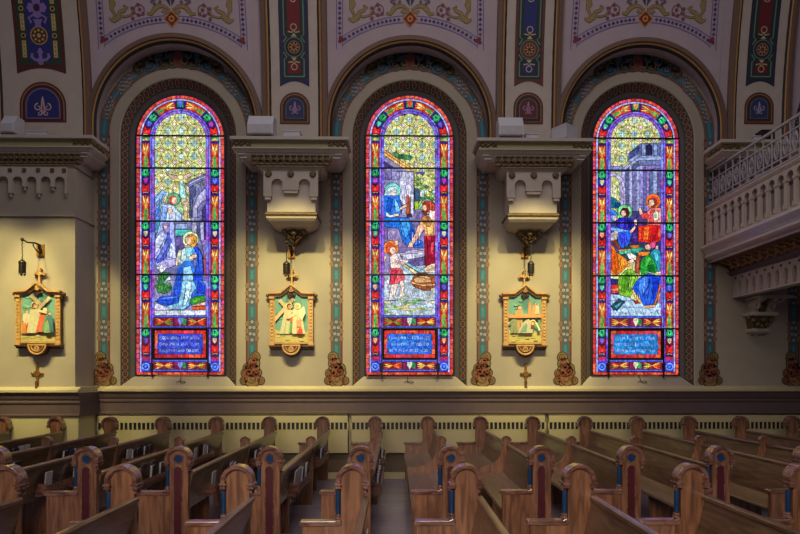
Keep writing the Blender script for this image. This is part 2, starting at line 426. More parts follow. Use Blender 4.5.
def surround(c, halves=(-1, 1)):
    b = MB(wal); b.any = True
    r0, r1 = 1.215, 1.385
    zf = 1.80
    a0, a1 = (180, 0) if len(halves) == 2 else (180, 90)
    path = ([(c-(r0+r1)/2, zf)] if -1 in halves else []) + arc(c, ZS, (r0+r1)/2, a0, a1, 48)
    if 1 in halves: path += [(c+(r0+r1)/2, zf)]
    p2 = []
    for i in range(len(path)-1):            # subdivide the jambs
        p2 += [(path[i][0], path[i][1])]
    p2.append(path[-1])
    b.setc((112, 74, 50), 1.0); b.stroke(p2, r1-r0+.03, .003)
    b.setc((44, 96, 112), 1.0); b.stroke([(x, z) for x, z in p2], r1-r0-.045, .004)
    b.setc((60, 120, 128), 1.0); b.stroke([(x, z) for x, z in p2], .05, .0045)
    for sg in halves:
        x = c+sg*(r0+r1)/2
        b.setc((96, 44, 34), 1.0); b.stroke([(c+sg*(r0-.01), zf), (c+sg*(r0-.01), ZS)], .03, .005)
        z = 2.60
        for z in (2.58, 3.25, 3.9, 4.53, 5.16, 5.79): rose(b, x, z, 1.0, .006)
        foot(b, x, zf-.12, 1.1, sg, .008)
    for a in (158, 136, 44, 22):
        if len(halves) == 1 and a < 90: continue
        u, v = c+(r0+r1)/2*math.cos(math.radians(a)), ZS+(r0+r1)/2*math.sin(math.radians(a))
        for dd in (-4, 0, 4):
            a_ = math.radians(a+dd); rose(b, c+1.3*math.cos(a_), ZS+1.3*math.sin(a_), .62, .006+.002*(dd/4+1))
    if len(halves) == 2:                     # acanthus cartouche over the crown
        for sg in (-1, 1):
            for i, (a, r, s_) in enumerate(((31, 1.36, .09), (27, 1.44, .1), (22, 1.34, .12), (19, 1.47, .1), (14, 1.40, .13), (11, 1.3, .1), (9, 1.52, .09), (6, 1.42, .13), (4, 1.54, .08), (4, 1.3, .1))):
                a_ = PI/2+sg*math.radians(a); u, v = c+r*math.cos(a_), ZS+r*math.sin(a_)
                b.setc((48, 34, 24), 1.2); b.disc(u, v, s_+.014, .0062, 14)
            for i, (a, r, s_) in enumerate(((31, 1.36, .09), (27, 1.44, .1), (22, 1.34, .12), (19, 1.47, .1), (14, 1.40, .13), (11, 1.3, .1), (9, 1.52, .09), (6, 1.42, .13), (4, 1.54, .08), (4, 1.3, .1))):
                a_ = PI/2+sg*math.radians(a); u, v = c+r*math.cos(a_), ZS+r*math.sin(a_)
                b.setc((50, 84, 100) if i in (2, 4, 7) else (92, 78, 52), 1.0); b.disc(u, v, s_, .0070, 14)
                b.setc((34, 30, 28), 1.0); scroll(b, u, v, s_*.85, 90, 1.3, .03, .0076, 14, sg)
                b.setc((140, 116, 76), 1.0); scroll(b, u, v, s_*.95, 60, .5, .012, .0080, 10, sg)
        b.setc((128, 60, 46), 1.0)
        b.poly([(c-.05, ZS+1.22), (c+.05, ZS+1.22), (c+.09, ZS+1.36), (c+.03, ZS+1.56), (c-.03, ZS+1.56), (c-.09, ZS+1.36)], .009)
        b.setc((70, 34, 28), 1.0)
        for t in (-.04, 0, .04): b.stroke([(c+t*.6, ZS+1.24), (c+t, ZS+1.52)], .012, .0095)
    return b
for i, c in enumerate(XC):
    nt_ += 1
    tag(surround(c).build('trim_%d' % nt_, M['paint']), 'painted blue band with flower clusters framing the %s window' % ('left', 'middle', 'right')[i], 'painted border', kind='structure')
nt_ += 1
tag(surround(8.45, (-1,)).build('trim_%d' % nt_, M['paint']), 'painted blue band at the right edge under the balcony', 'painted border', kind='structure')

# lunette stencils
def stencil(c):
    b = MB(lay); b.any = True
    def q(px, py):
        z = LZ(py, c); return (c+(px-176.5)*LY(z)/F, z)
    R = 113.0; cy = 19.2+R
    for sg in (-1, 1):
        def Q(dx, py): return q(176.5+sg*dx, py)
        b.setc((112, 98, 150), 1.0)
        for dx in (67.5, 73.5): b.stroke([Q(dx, 50-(2 if dx < 70 else 0)-i*6) for i in range(16)], .016, .003)
        b.setc((170, 154, 170), 1.0); b.stroke([Q(70.5, 46-i*6) for i in range(16)], .075, .002)
        for dR, wd, cl, o in ((3.4, .016, (112, 98, 150), .003), (-3.4, .016, (112, 98, 150), .003), (0, .085, (170, 154, 170), .002)):
            pts = []
            for i in range(24):
                dx = 6+i*(67.5-6)/23; rr = R+dR
                pts.append(Q(dx, cy-math.sqrt(max(1, rr*rr-dx*dx))))
            b.setc(cl); b.stroke(pts, wd, o)
        for i in range(14):                  # diamonds along the arc and up the side
            dx = 11.5+i*4.1; u, v = Q(dx, cy-math.sqrt(R*R-dx*dx))
            b.setc((54, 48, 92) if i % 2 else (96, 60, 100), 1.0); s_ = .032
            b.poly([(u-s_, v), (u, v-s_), (u+s_, v), (u, v+s_)], .005)
        for i in range(17):
            u, v = Q(70.3, 34-i*5.0); b.setc((54, 48, 92) if i % 2 else (110, 62, 96), 1.0); s_ = .034
            b.poly([(u-s_, v), (u, v-s_), (u+s_, v), (u, v+s_)], .005)
        b.setc((120, 44, 44), 1.0)
        for dx, py in ((69.5, 38.5), (67, 40.5), (70, 42)): u, v = Q(dx, py); b.disc(u, v, .034, .006, 10)
        # gold acanthus scrolls
        def gold(pts, w, o=.006):
            w = [x*.66 for x in w]
            b.setc((92, 76, 44), 1.0); b.stroke([Q(*p) for p in pts], [x+.018 for x in w], o-.001)
            b.setc((150, 128, 78), 1.0); b.stroke([Q(*p) for p in pts], w, o)
        gold([(58.5, 0), (57.5, 5), (58.8, 10), (56.5, 14), (55, 18), (59.5, 20.5), (61.5, 18.6)], [.11, .14, .07, .05, .08, .04, .02])
        gold([(58.0, -22), (60, -15), (56, -8), (58.5, 0)], [.02, .08, .06, .11])
        gold([(61, 20), (57, 21.5), (52.5, 18), (51, 13), (46.5, 11), (43.5, 8), (47, 6)], [.03, .09, .11, .08, .07, .06, .02])
        gold([(52, 16.5), (46, 17.5), (40, 15.8), (38, 12)], [.03, .03, .03, .02])
        gold([(24, 13.5), (20, 14.5), (17, 10), (12.5, 6), (7, 6.5), (3, 9.5)], [.05, .07, .1, .09, .06, .03])
        gold([(9, 10.5), (6, 13), (3, 12), (2, 8)], [.05, .06, .05, .03])
        gold([(3, -14), (9, -6), (16, -1), (22, -3), (20, -8)], [.03, .07, .09, .07, .04])
        b.setc((136, 92, 124), 1.0)
        for dx, py in ((38.3, 8.8), (32.5, 5.2), (38, 13.5), (32.5, 15.5), (38.2, 19), (28, 14), (31, 10)):
            u, v = Q(dx, py); b.setc((120, 70, 84), 1.0); b.disc(u, v, .032, .006, 10)
        b.setc((116, 70, 84), 1.0)
        u, v = Q(31.5, 10.5); b.ring(u, v, .085, .018, .0055)
        for dx, py in ((18.5, 2), (10.5, 2), (14, -2), (16, 4)): u, v = Q(dx, py); b.setc((104, 82, 112), 1.0); b.disc(u, v, .028, .006, 10)
    # blue bud and orange diamond on the axis
    b.setc((62, 62, 84), 1.0)
    for sg in (-1, 1):
        b.poly([q(176.5+sg*.6, 6.5), q(176.5+sg*5, -1), q(176.5+sg*3.5, -9), q(176.5+sg*.6, -4)] if sg < 0 else [q(177.1, 6.5), q(177.1, -4), q(180, -9), q(181.5, -1)], .007)
    for s_, cl in ((7.8, (196, 132, 56)), (6.6, (110, 34, 22))):
        b.setc(cl, 1.0); b.poly([q(176.5-s_, 19), q(176.5, 19+s_*1.12), q(176.5+s_, 19), q(176.5, 19-s_*1.12)], .008+.0006*(7.8-s_))
    u, v = q(176.5, 19); b.setc((206, 128, 58)); b.disc(u, v, .052, .0105, 12); b.setc((120, 60, 30)); b.disc(u, v, .026, .0112, 10)
    return b
for i, c in enumerate(XC):
    nt_ += 1
    tag(stencil(c).build('trim_%d' % nt_, M['paint']), 'stencilled gold scrolls and dotted border above the %s window' % ('left', 'middle', 'right')[i], 'stencil', kind='structure')

# painted panels on the piers
def pier_panel(p, kind):
    b = MB(lay); b.any = True
    wide = kind == 'wide'
    hw = .42 if wide else .255
    zb = LZ(74 if wide else 87, p)
    zt = 9.3
    def rect(x0, x1, z0, z1, o):
        n = max(2, int((z1-z0)/.2)); 
        b.stroke([((x0+x1)/2, z0+(z1-z0)*i/n) for i in range(n+1)], x1-x0, o)
    def V(py): return LZ(py, p)
    def lobed(x, z0, z1, w, o):              # outline with concave foot
        rect(x-w, x+w, z0, z1, o)
    concave = [(p-hw+2*hw*i/10, zb+.09*math.sin(PI*i/10)) for i in range(11)]
    outer_c = {'wide': (84, 34, 30), 'red': (36, 40, 78), 'blue': (96, 50, 44), 'dred': (34, 40, 62)}[kind]
    b.setc(outer_c, 1.0); rect(p-hw, p+hw, zb+.09, zt, .010)
    b.poly([(p-hw, zb+.1)]+[(x, z) for x, z in concave]+[(p+hw, zb+.1)], .010)
    if wide:
        b.setc((44, 62, 40), 1.0); rect(p-hw+.06, p+hw-.06, zb+.15, zt, .012)
        b.setc((36, 44, 112), 1.0); rect(p-.2, p+.2, zb+.2, zt, .014)
        for sg in (-1, 1):
            for py0, py1 in ((-40, -20), (-16, 4), (14, 31), (41, 58)):
                b.setc((190, 164, 112), 1.0); rect(p+sg*.265-.035, p+sg*.265+.035, V(py1), V(py0), .014)
                for t in range(4): b.setc((90, 50, 60)); b.disc(p+sg*.265, V(py1)+(V(py0)-V(py1))*(t+.5)/4, .012, .0155, 6)
            for py in (9, 36, -18):
                b.setc((60, 30, 40)); b.poly([(p+sg*.265-.05, V(py)), (p+sg*.265, V(py)-.055), (p+sg*.265+.05, V(py)), (p+sg*.265, V(py)+.055)], .0145)
                b.setc((190, 164, 112)); b.ring(p+sg*.265, V(py), .034, .014, .0155)
        zc = V(36)
        b.setc((176, 138, 78)); b.disc(p, zc, .15, .016, 20); b.setc((70, 40, 30)); b.disc(p, zc, .128, .0168, 20)
        b.setc((196, 156, 96))
        for k in range(8): a = 2*PI*k/8; b.disc(p+.085*math.cos(a), zc+.085*math.sin(a), .022, .0176, 8)
        b.disc(p, zc, .035, .0176, 10)
        zc = V(8)
        b.setc((140, 112, 176)); 
        for a in range(4):
            th = a*PI/2
            d = (math.cos(th), math.sin(th)); e = (-d[1], d[0])
            b.poly([(p+d[0]*.05+e[0]*.06, zc+d[1]*.05+e[1]*.06), (p+d[0]*.13+e[0]*.075, zc+d[1]*.13+e[1]*.075), (p+d[0]*.17, zc+d[1]*.17), (p+d[0]*.13-e[0]*.075, zc+d[1]*.13-e[1]*.075), (p+d[0]*.05-e[0]*.06, zc+d[1]*.05-e[1]*.06)], .016)
        b.poly([(p-.08, zc-.18), (p+.08, zc-.18), (p+.04, zc-.26), (p+.06, zc-.28), (p, zc-.34), (p-.06, zc-.28), (p-.04, zc-.26)], .016)
        for sg in (-1, 1):
            b.stroke([(p+sg*.05, zc-.1), (p+sg*.15, zc-.16), (p+sg*.11, zc-.24)], .035, .0165)
        b.setc((64, 26, 44)); b.poly([(p-.06, zc), (p, zc-.07), (p+.06, zc), (p, zc+.07)], .0172)
        zc = V(57)
        b.setc((140, 112, 176)); b.disc(p, zc-.09, .05, .016, 10); b.stroke([(p, zc-.08), (p, zc+.13)], .06, .016)
        for sg in (-1, 1): b.stroke([(p+sg*.02, zc-.06), (p+sg*.1, zc-.05), (p+sg*.15, zc+.0), (p+sg*.13, zc+.05)], .045, .0165)
        b.poly([(p-.06, zc+.06), (p+.06, zc+.06), (p, zc+.15)], .0168)
    else:
        tealc = (92, 130, 120); field = {'red': (112, 24, 34), 'blue': (30, 46, 112), 'dred': (104, 22, 36)}[kind]
        b.setc((40, 46, 40), 1.0); rect(p-hw+.05, p+hw-.05, zb+.13, zt, .012)
        zm = V(47.5 if kind == 'red' else 50)
        for sg in (-1, 1):
            b.setc(tealc); b.stroke([(p+sg*(hw-.085), zb+.17), (p+sg*(hw-.085), zm-.2), (p+sg*(hw-.13), zm-.16), (p+sg*(hw-.07), zm-.08)], .022, .014)
            b.stroke([(p+sg*(hw-.07), zm+.08), (p+sg*(hw-.13), zm+.16), (p+sg*(hw-.085), zm+.2)]+[(p+sg*(hw-.085), zm+.2+i*.2) for i in range(1, 8)], .022, .014)
        b.stroke([(p-hw+.085, zb+.17), (p+hw-.085, zb+.17)], .022, .014)
        b.setc(field); rect(p-.105, p+.105, zb+.22, zm-.22, .014); rect(p-.105, p+.105, zm+.26, zt, .014)
        b.setc(outer_c); b.stroke([(p-hw, zm), (p+hw, zm)], .05, .0145)
        b.setc(tealc); b.disc(p, zm, .165, .0150, 20)
        b.setc(outer_c if kind != 'red' else (26, 30, 44)); b.disc(p, zm, .15, .0156, 20)
        b.setc((170, 130, 84)); b.disc(p, zm, .105, .0162, 18); b.setc((80, 32, 28)); b.disc(p, zm, .095, .0168, 18)
        b.setc((176, 140, 88))
        for k in range(8): a = 2*PI*k/8; b.stroke([(p+.03*math.cos(a), zm+.03*math.sin(a)), (p+.08*math.cos(a), zm+.08*math.sin(a))], .02, .0174)
        b.setc((184, 168, 130))
        for zz, sg in ((zm+.29, 1), (zm-.29, -1)):
            b.ring(p, zz+sg*.03, .05, .016, .0162, 12)
            b.stroke([(p-.1, zz-sg*.04), (p-.03, zz-sg*.055), (p, zz-sg*.02), (p+.03, zz-sg*.055), (p+.1, zz-sg*.04)], .02, .0162)
            b.poly([(p-.05, zm+sg*.17), (p+.05, zm+sg*.17), (p, zm+sg*.23)] if sg > 0 else [(p+.05, zm-.17), (p-.05, zm-.17), (p, zm-.23)], .0162)
        zz = V(-1); b.ring(p, zz, .05, .018, .0162, 12)
    return b
def niche_panel(p, kind):
    b = MB(lay); b.any = True
    wide = kind == 'wide'
    hw = .40 if wide else .262
    z0, zt = (LZ(122.5, p), LZ(82, p)) if wide else (LZ(124.5, p), LZ(92.5, p))
    def shape(m, mb, o, c):
        w = hw-m; zs = zt-hw
        pts = [(p-w, z0+mb)]+arc(p, zs, w, 180, 0, 24)+[(p+w, z0+mb)]
        b.setc(c, 1.0); b.poly(pts, o)
    shape(0, 0, .010, (84, 36, 28))
    if wide:
        shape(.03, .03, .0108, (150, 106, 62)); shape(.05, .03, .0116, (66, 24, 26)); shape(.1, .06, .0124, (120, 96, 130)); shape(.125, .08, .0132, (34, 40, 108))
    else:
        shape(.03, .035, .0108, (150, 106, 62)); shape(.045, .045, .0116, (70, 28, 26)); shape(.075, .07, .0124, (30, 40, 44)); shape(.10, .1, .0132, (104, 108, 108)); shape(.112, .11, .014, (38, 48, 92) if kind != 'blue' else (96, 34, 34))
    s = 1.5 if wide else 1.0
    zc = z0+(.15 if wide else .2)
    b.setc((150, 128, 160) if kind != 'dred' else (150, 150, 180), 1.0)
    if wide: b.setc((188, 160, 170))
    for sg in (-1, 1):
        scroll(b, p+sg*.055*s, zc+.07*s, .045*s, 90, 1.1, .016*s, .0148, 14, -sg)
        scroll(b, p+sg*.04*s, zc+.0*s, .032*s, 90, 1.1, .014*s, .0148, 12, sg)
    b.poly([(p-.028*s, zc+.05*s), (p, zc-.02*s), (p+.028*s, zc+.05*s), (p+.014*s, zc+.16*s), (p, zc+.2*s), (p-.014*s, zc+.16*s)], .0152)
    b.setc((150, 70, 80)); b.poly([(p-.012*s, zc+.05*s), (p, zc+.0*s), (p+.012*s, zc+.05*s), (p, zc+.14*s)], .0158)
    return b
for p, k in zip(XP, ('wide', 'red', 'blue', 'dred')):
    w_ = {'wide': 'wide blue and violet', 'red': 'narrow crimson', 'blue': 'narrow deep blue', 'dred': 'narrow dark red'}[k]
    nt_ += 1; tag(pier_panel(p, k).build('trim_%d' % nt_, M['paint']), 'tall %s painted panel with a roundel on the pier' % w_, 'painted panel', kind='structure')
    nt_ += 1; tag(niche_panel(p, k).build('trim_%d' % nt_, M['paint']), 'small arched painted panel under the %s panel' % w_, 'painted panel', kind='structure')

# ------------------------------------------------------------------ pier at the left, dado, skirting
PY = 11.30
b = MB(); b.box(-6.64, -5.30, PY, W, 1.45, 5.22); b.box(-6.66, -5.28, PY-.03, W, 4.42, 4.50)
tag(b.build('wall_left', M['wall']), 'projecting cream pier at the left edge of the photo', 'pier', kind='structure')
b = MB(); b.box(-6.69, -5.22, PY-.06, W, .05, 1.15)
tag(b.build('trim_%d' % (nt_+1), M['heater']), 'cream lower block of the left pier', 'pier base', kind='structure'); nt_ += 1
def dado(x0, x1, y, side=None):
    """sill moulding swept along the wall: (depth in front of y, z)"""
    pr = [(0, 1.60), (-.035, 1.575), (-.10, 1.545), (-.10, 1.51), (-.07, 1.50), (-.055, 1.40), (-.03, 1.37), (-.045, 1.36), (-.045, 1.335), (-.03, 1.325), (-.03, 1.14), (-.05, 1.13), (-.05, 1.11), (0, 1.10)]
    return [(y+a, z) for a, z in pr]
def dado_pair(y, yb, x0, x1, what):
    global nt_
    b = MB(); b.prism([(yb, 1.605), (y, 1.605), (y-.035, 1.58), (y-.105, 1.55), (y-.105, 1.515), (y-.085, 1.505), (yb, 1.505)], x0, x1, 'x')
    nt_ += 1; tag(b.build('trim_%d' % nt_, M['ledge']), 'pale sloping sill ledge %s' % what, 'ledge', kind='structure')
    b = MB(); b.prism([(yb, 1.505), (y-.08, 1.505), (y-.07, 1.48), (y-.05, 1.41), (y-.03, 1.375), (y-.05, 1.365), (y-.05, 1.335), (y-.03, 1.325), (y-.03, 1.16), (y-.055, 1.15), (y-.055, 1.12), (y-.03, 1.105), (yb, 1.105)], x0+.002, x1-.002, 'x')
    nt_ += 1; tag(b.build('trim_%d' % nt_, M['mauve']), 'dark mauve moulded band under the ledge %s' % what, 'dado band', kind='structure')
dado_pair(W, W+.2, -5.25, 10.2, 'running along the wall below the windows')
dado_pair(PY-.03, W, -6.80, -5.19, 'around the left pier')
b = MB(); b.box(-5.22, 10.2, W-.05, W, .05, .42)
tag(b.build('baseboard_back', M['darkbrown']), 'brown skirting along the foot of the wall', 'skirting', kind='structure')
b = MB(); b.box(-8.2, 10.2, 11.24, W, .05, FLOOR+.004)
nt_ += 1; tag(b.build('trim_%d' % nt_, M['aisle']), 'pale strip of aisle floor along the foot of the wall', 'floor', kind='structure')

# wall heater covers in three lengths
def heater(x0, x1, label):
    e = empty('wall_heater', (x0, W-.12, .42), label, 'heater', 'wall heaters under the windows')
    y0, y1 = 0, .115; L = x1-x0
    zt = .68; za, zb_ = .42, .55
    b = MB()
    b.box(0, L, y0, y0+.012, 0, za); b.box(0, L, y0, y0+.012, zb_, zt); b.box(0, L, y0, y1, zt-.012, zt)
    b.box(0, .012, y0, y1, 0, zt); b.box(L-.012, L, y0, y1, 0, zt); b.box(0, L, y0, y1, 0, .012)
    b.build('cover', M['heater'], e)
    g = MB(); n = int(L/.076)
    for i in range(n+1):
        x = (L-.026)*i/n; g.box(x, x+.026, y0-.002, y0+.012, za, zb_)
    g.box(0, L, y0-.002, y0+.012, za-.01, za+.004); g.box(0, L, y0-.002, y0+.012, zb_-.004, zb_+.01)
    g.build('grille', M['heater'], e)
    k = MB(); k.box(.02, L-.02, y0+.02, y0+.06, za-.05, zb_+.03); k.build('heating_element', M['black'], e)
x1_, x2_ = U(349, 425, 11.88)[0], U(547, 425, 11.88)[0]
heater(-5.2, x1_-.01, 'long cream wall heater with slotted grille, under the left window')
heater(x1_+.03, x2_-.02, 'cream wall heater with slotted grille, under the middle window')
heater(x2_+.02, 9.6, 'cream wall heater with slotted grille, under the right window and balcony')
# ------------------------------------------------------------------ stained glass windows
GR = .779; GS = GR/44.0; GV = 4.985/280.0
PXW = ((180.5, 43.9, 95.0), (409.5, 43.6, 96.0), (635.5, 43.2, 97.2))
SPR = 236.0
BARS = (239.0, 206.7, 153.6, 100.2, 46.8)
def window(i):
    c = XC[i]; pxc, half, top = PXW[i]
    side = ('left', 'middle', 'right')[i]
    scene_txt = ('an angel in pale blue and a kneeling woman in a blue mantle', 'a seated woman in blue, a bearded man in crimson and a child with a saw',
                 'a teacher in red with listeners in blue, green and orange')[i]
    root = empty('window_%d' % (i+1), (c, W, ZB), 'tall round headed stained glass window, %s of three, showing %s' % (side, scene_txt), 'window', kind='structure')
    def loc(o): o.location = (-c, -W, -ZB); return o
    def g(u, v, off=0.0): return (c+u*GS, GY-off, GZ0+v*GV)
    ZS2 = GZ0+SPR*GV
    # ---- reveal, frame and sill
    def rv(u, v, off=0.0):
        r = abs(u-c) if v < ZS else math.hypot(u-c, v-ZS)
        return (u, W+(RO-r)*.87-off*.75, v)
    def outline(r, zb, n=40): return [(c-r, zb)]+[(c-r, zb+(ZS-zb)*k/20) for k in range(1, 20)]+arc(c, ZS, r, 180, 0, n)+[(c+r, ZS-(ZS-zb)*k/20) for k in range(1, 20)]+[(c+r, zb)]
    b = MB(rv); b.any = True
    o1, o2, o3 = outline(RO, ZB), outline(.885, 1.70), outline(.865, 1.72)
    def lacing(a, a2, fa, fb):
        n0 = len(b.v)
        for p, q in zip(a, a2): b.v += [fa(*p), fb(*q)]
        for k in range(len(a)-1): b.f.append((n0+2*k, n0+2*k+1, n0+2*k+3, n0+2*k+2)); b.c.append(b.col)
    b.setc((66, 48, 46)); lacing(o1, o2, rv, rv)
    mid = outline(.957, 1.70)
    b.setc((178, 164, 136)); b.stroke(outline(1.022, ZB+.01), .014, .002)
    b.setc((70, 84, 60)); b.stroke(outline(1.008, ZB+.02), .012, .002); b.stroke(outline(.9, 1.68), .012, .002)
    # chain of gilt rings, evenly spaced along the band
    L = []; acc = 0; last = None
    for p in outline(.953, 1.70, 240):
        if last: acc += math.hypot(p[0]-last[0], p[1]-last[1])
        last = p; L.append((acc, p))
    k = 0; step = .118; j = 0
    while k*step < L[-1][0]:
        while L[j][0] < k*step and j < len(L)-1: j += 1
        # interpolate
        (a0, p0), (a1, p1) = L[max(0, j-1)], L[j]
        t = 0 if a1 == a0 else (k*step-a0)/(a1-a0)
        u, v = p0[0]+(p1[0]-p0[0])*t, p0[1]+(p1[1]-p0[1])*t
        b.setc((158, 122, 94)); b.ring(u, v, .036, .010, .003, 12, .050)
        b.setc((116, 54, 54)); b.disc(u, v, .018, .0036, 8)
        k += 1
    loc(b.build('reveal', M['paint'], root))
    b = MB(rv)
    n0 = len(b.v)
    def gl(u, v): return (u, GY-.004, v)
    o2b, o4 = outline(.885, 1.70), outline(GR-.004, GZ0-.0)
    rb = [rv(*p) for p in o2b]
    for p, q in zip(rb, o4): b.v += [p, gl(*q)]
    for k in range(len(rb)-1): b.f.append((n0+2*k, n0+2*k+1, n0+2*k+3, n0+2*k+2)); b.c.append(b.col)
    loc(b.build('frame', M['taupe'], root))
    b = MB(lambda u, v, o=0.0: (u, GY-.03-o, v)); b.sweep([(c-GR-.012, GZ0)]+arc(c, ZS2, GR+.012, 180, 0, 40)+[(c+GR+.012, GZ0)], [(-.02, 0), (-.012, .02), (.012, .02), (.02, 0)]); loc(b.build('glazing_bead', M['bronze'], root))
    b = MB(); b.add([(c-RO, W, ZB), (c+RO, W, ZB), (c+.86, W+.125, 1.745), (c-.86, W+.125, 1.745)], [(0, 1, 2, 3)])
    b.add([(c-.86, W+.125, 1.745), (c+.86, W+.125, 1.745), (c+GR, GY, GZ0), (c-GR, GY, GZ0)], [(0, 1, 2, 3)])
    b.add([(c-RO, W-.002, ZB), (c+RO, W-.002, ZB), (c+RO, W-.002, ZB-.05), (c-RO, W-.002, ZB-.05)], [(0, 1, 2, 3)])
    loc(b.build('sill', M['wall'], root))

    LEAD = (14, 12, 16)
    # ---- picture light
    b = MB(g); b.any = True
    def path(r, gb=0.0, n=40): return [(-r, gb)]+[(-r, gb+(SPR-gb)*k/24) for k in range(1, 24)]+arc(0, SPR, r, 180, 0, n)+[(r, SPR-(SPR-gb)*k/24) for k in range(1, 24)]+[(r, gb)]
    b.setc((22, 18, 24)); b.poly(path(44.2, 0), 0)
    b.setc((216, 214, 158)); b.poly(path(27, 58), .0005)
    rr = random.Random(i+3)
    for ky in range(-8, 3):
        for kx in (-2, -1, 0, 1, 2):
            u, v = kx*13.1, 245.7+12.9*ky
            if v > SPR and math.hypot(u, v-SPR) > 29: continue
            if v < 120: continue
            b.setc((44, 44, 30)); b.disc(u, v, 6.5, .0010, 16)
            b.setc(rr.choice([(214, 206, 110), (206, 208, 126), (222, 210, 132)])); b.disc(u, v, 6.0, .0013, 16)
            b.setc(rr.choice([(150, 190, 160), (166, 200, 170), (176, 200, 150)])); b.disc(u, v, 4.3, .0016, 14)
            b.setc((60, 70, 60)); b.poly([(u-3.1, v), (u, v-3.1), (u+3.1, v), (u, v+3.1)], .0018)
            b.setc(rr.choice([(196, 216, 226), (226, 232, 236), (180, 206, 220)])); b.poly([(u-2.6, v), (u, v-2.6), (u+2.6, v), (u, v+2.6)], .0020)
            u2, v2 = u+6.55, v+6.45
            b.setc((70, 60, 40)); b.poly([(u2-2.7, v2), (u2, v2-2.7), (u2+2.7, v2), (u2, v2+2.7)], .0018)
            b.setc(rr.choice([(226, 206, 206), (214, 196, 214), (230, 220, 200)])); b.poly([(u2-2.0, v2), (u2, v2-2.0), (u2+2.0, v2), (u2, v2+2.0)], .0021)
    b.setc((50, 50, 34))
    for ky in range(-8, 3): b.stroke([(-27, 245.7+12.9*ky), (27, 245.7+12.9*ky)], .35, .0023)
    for kx in range(-2, 3): b.stroke([(kx*13.1, 120), (kx*13.1, 262)], .35, .0023)
    # figures, painted in photo measurements of each window
    FR = ({'A': (130, 90), 'B': (130, 155), 'C': (130, 215), 'D': (130, 280), 'E': (130, 320)},
          {'A': (360, 90), 'B': (360, 145), 'C': (360, 195), 'D': (360, 240), 'E': (360, 300)},
          {'A': (587, 90), 'B': (587, 145), 'C': (587, 190), 'D': (587, 240), 'E': (587, 300)})[i]
    st = [.0030]
    def cv(fr, p):
        ox, oy = FR[fr]
        return ((ox+p[0]/7.63-pxc)*44/half, (375-(oy+p[1]/7.63))*280/(375-top))
    def fig(fr, pts, col, lead=.55):
        q = [cv(fr, p) for p in pts]
        b.setc(col); b.poly(q, st[0]); st[0] += .00022
        if lead: b.setc(LEAD); b.stroke(q, lead, st[0], True); st[0] += .00022
        if lead >= .55 and len(q) >= 6:      # a few folds and glints inside the larger pieces
            us = [w[0] for w in q]; vs2 = [w[1] for w in q]; cu, cv_ = sum(us)/len(q), sum(vs2)/len(q)
            if max(vs2)-min(vs2) > 7 and max(us)-min(us) > 4:
                for t in (-.34, 0.05, .38):
                    fr_ = rr.uniform(.42, .62); x0 = cu+t*(max(us)-min(us))*fr_
                    hh = (max(vs2)-min(vs2))*.5*fr_*(1-abs(t)*.6); sl = rr.uniform(-1.6, 1.6)
                    pts_ = [(x0+sl*.5, cv_+hh), (x0+rr.uniform(-.7, .7), cv_), (x0-sl*.5, cv_-hh)]
                    b.setc(tuple(int(v*.38) for v in col)); b.stroke(pts_, [.15, .6, .25], st[0])
                    b.setc(tuple(min(255, int(v*1.1)+46) for v in col)); b.stroke([(x+.75, y-.4) for x, y in pts_], [.1, .5, .15], st[0]+.0001)
                st[0] += .00022
    def cir(fr, x, y, r, col, lead=.5, ry=None):
        fig(fr, [(x+r*math.cos(2*PI*k/16), y+(ry or r)*math.sin(2*PI*k/16)) for k in range(16)], col, lead)
    def ln(fr, pts, col, w=.7):
        b.setc(col); b.stroke([cv(fr, p) for p in pts], w, st[0]); st[0] += .00022
    def halo(fr, x, y, r, c1, c2):
        cir(fr, x, y, r, c1); cir(fr, x, y, r*.78, c2, 0)
    def head(fr, x, y, s, face, hair, turn):
        """small head in three quarter view with hair, eyes, nose and mouth"""
        cir(fr, x, y, s*1.05, hair, .3)
        fig(fr, [(x+turn*s*.1, y-s*.7), (x+turn*s*.75, y-s*.55), (x+turn*s*.95, y+.05*s), (x+turn*s*.72, y+.75*s), (x+turn*s*.25, y+.95*s), (x-turn*s*.3, y+.4*s), (x-turn*s*.25, y-.3*s)], face, .25)
        d = (70, 34, 30)
        for ex in (.3, .72): ln(fr, [(x+turn*s*(ex-.13), y-.08*s), (x+turn*s*(ex+.1), y-.1*s)], d, .42)
        ln(fr, [(x+turn*s*.55, y-.05*s), (x+turn*s*.66, y+.25*s)], d, .25)
        ln(fr, [(x+turn*s*.4, y+.48*s), (x+turn*s*.66, y+.46*s)], (150, 50, 50), .35)
    SK = (240, 200, 176)
    if i == 0:
        fig('B', [(188,330),(330,380),(345,505),(460,500),(590,505),(590,534),(188,534)], (120,124,170))
        fig('C', [(188,40),(590,40),(590,534),(188,534)], (112,112,166))
        fig('C', [(188,45),(240,45),(200,150),(188,175)], (70,160,190)); fig('C', [(345,105),(470,105),(460,150),(345,155)], (74,184,180))
        fig('C', [(335,160),(410,160),(405,215),(345,235)], (104,90,156)); fig('C', [(340,235),(405,215),(400,310),(345,340)], (84,72,140))
        fig('C', [(345,60),(430,60),(430,100),(345,100)], (150,170,216))
        fig('C', [(470,50),(505,50),(505,140),(470,140)], (176,176,208)); fig('C', [(505,50),(530,50),(535,180),(505,150)], (80,84,128)); fig('C', [(530,50),(560,50),(560,250),(535,190)], (158,160,200)); fig('C', [(560,50),(590,50),(590,330),(560,280)], (60,44,112))
        fig('C', [(540,190),(590,180),(590,300),(560,300)], (130,120,190)); fig('C', [(555,300),(590,290),(590,460),(560,440)], (170,80,100))
        fig('D', [(188,0),(590,0),(590,280),(188,280)], (150,146,200))
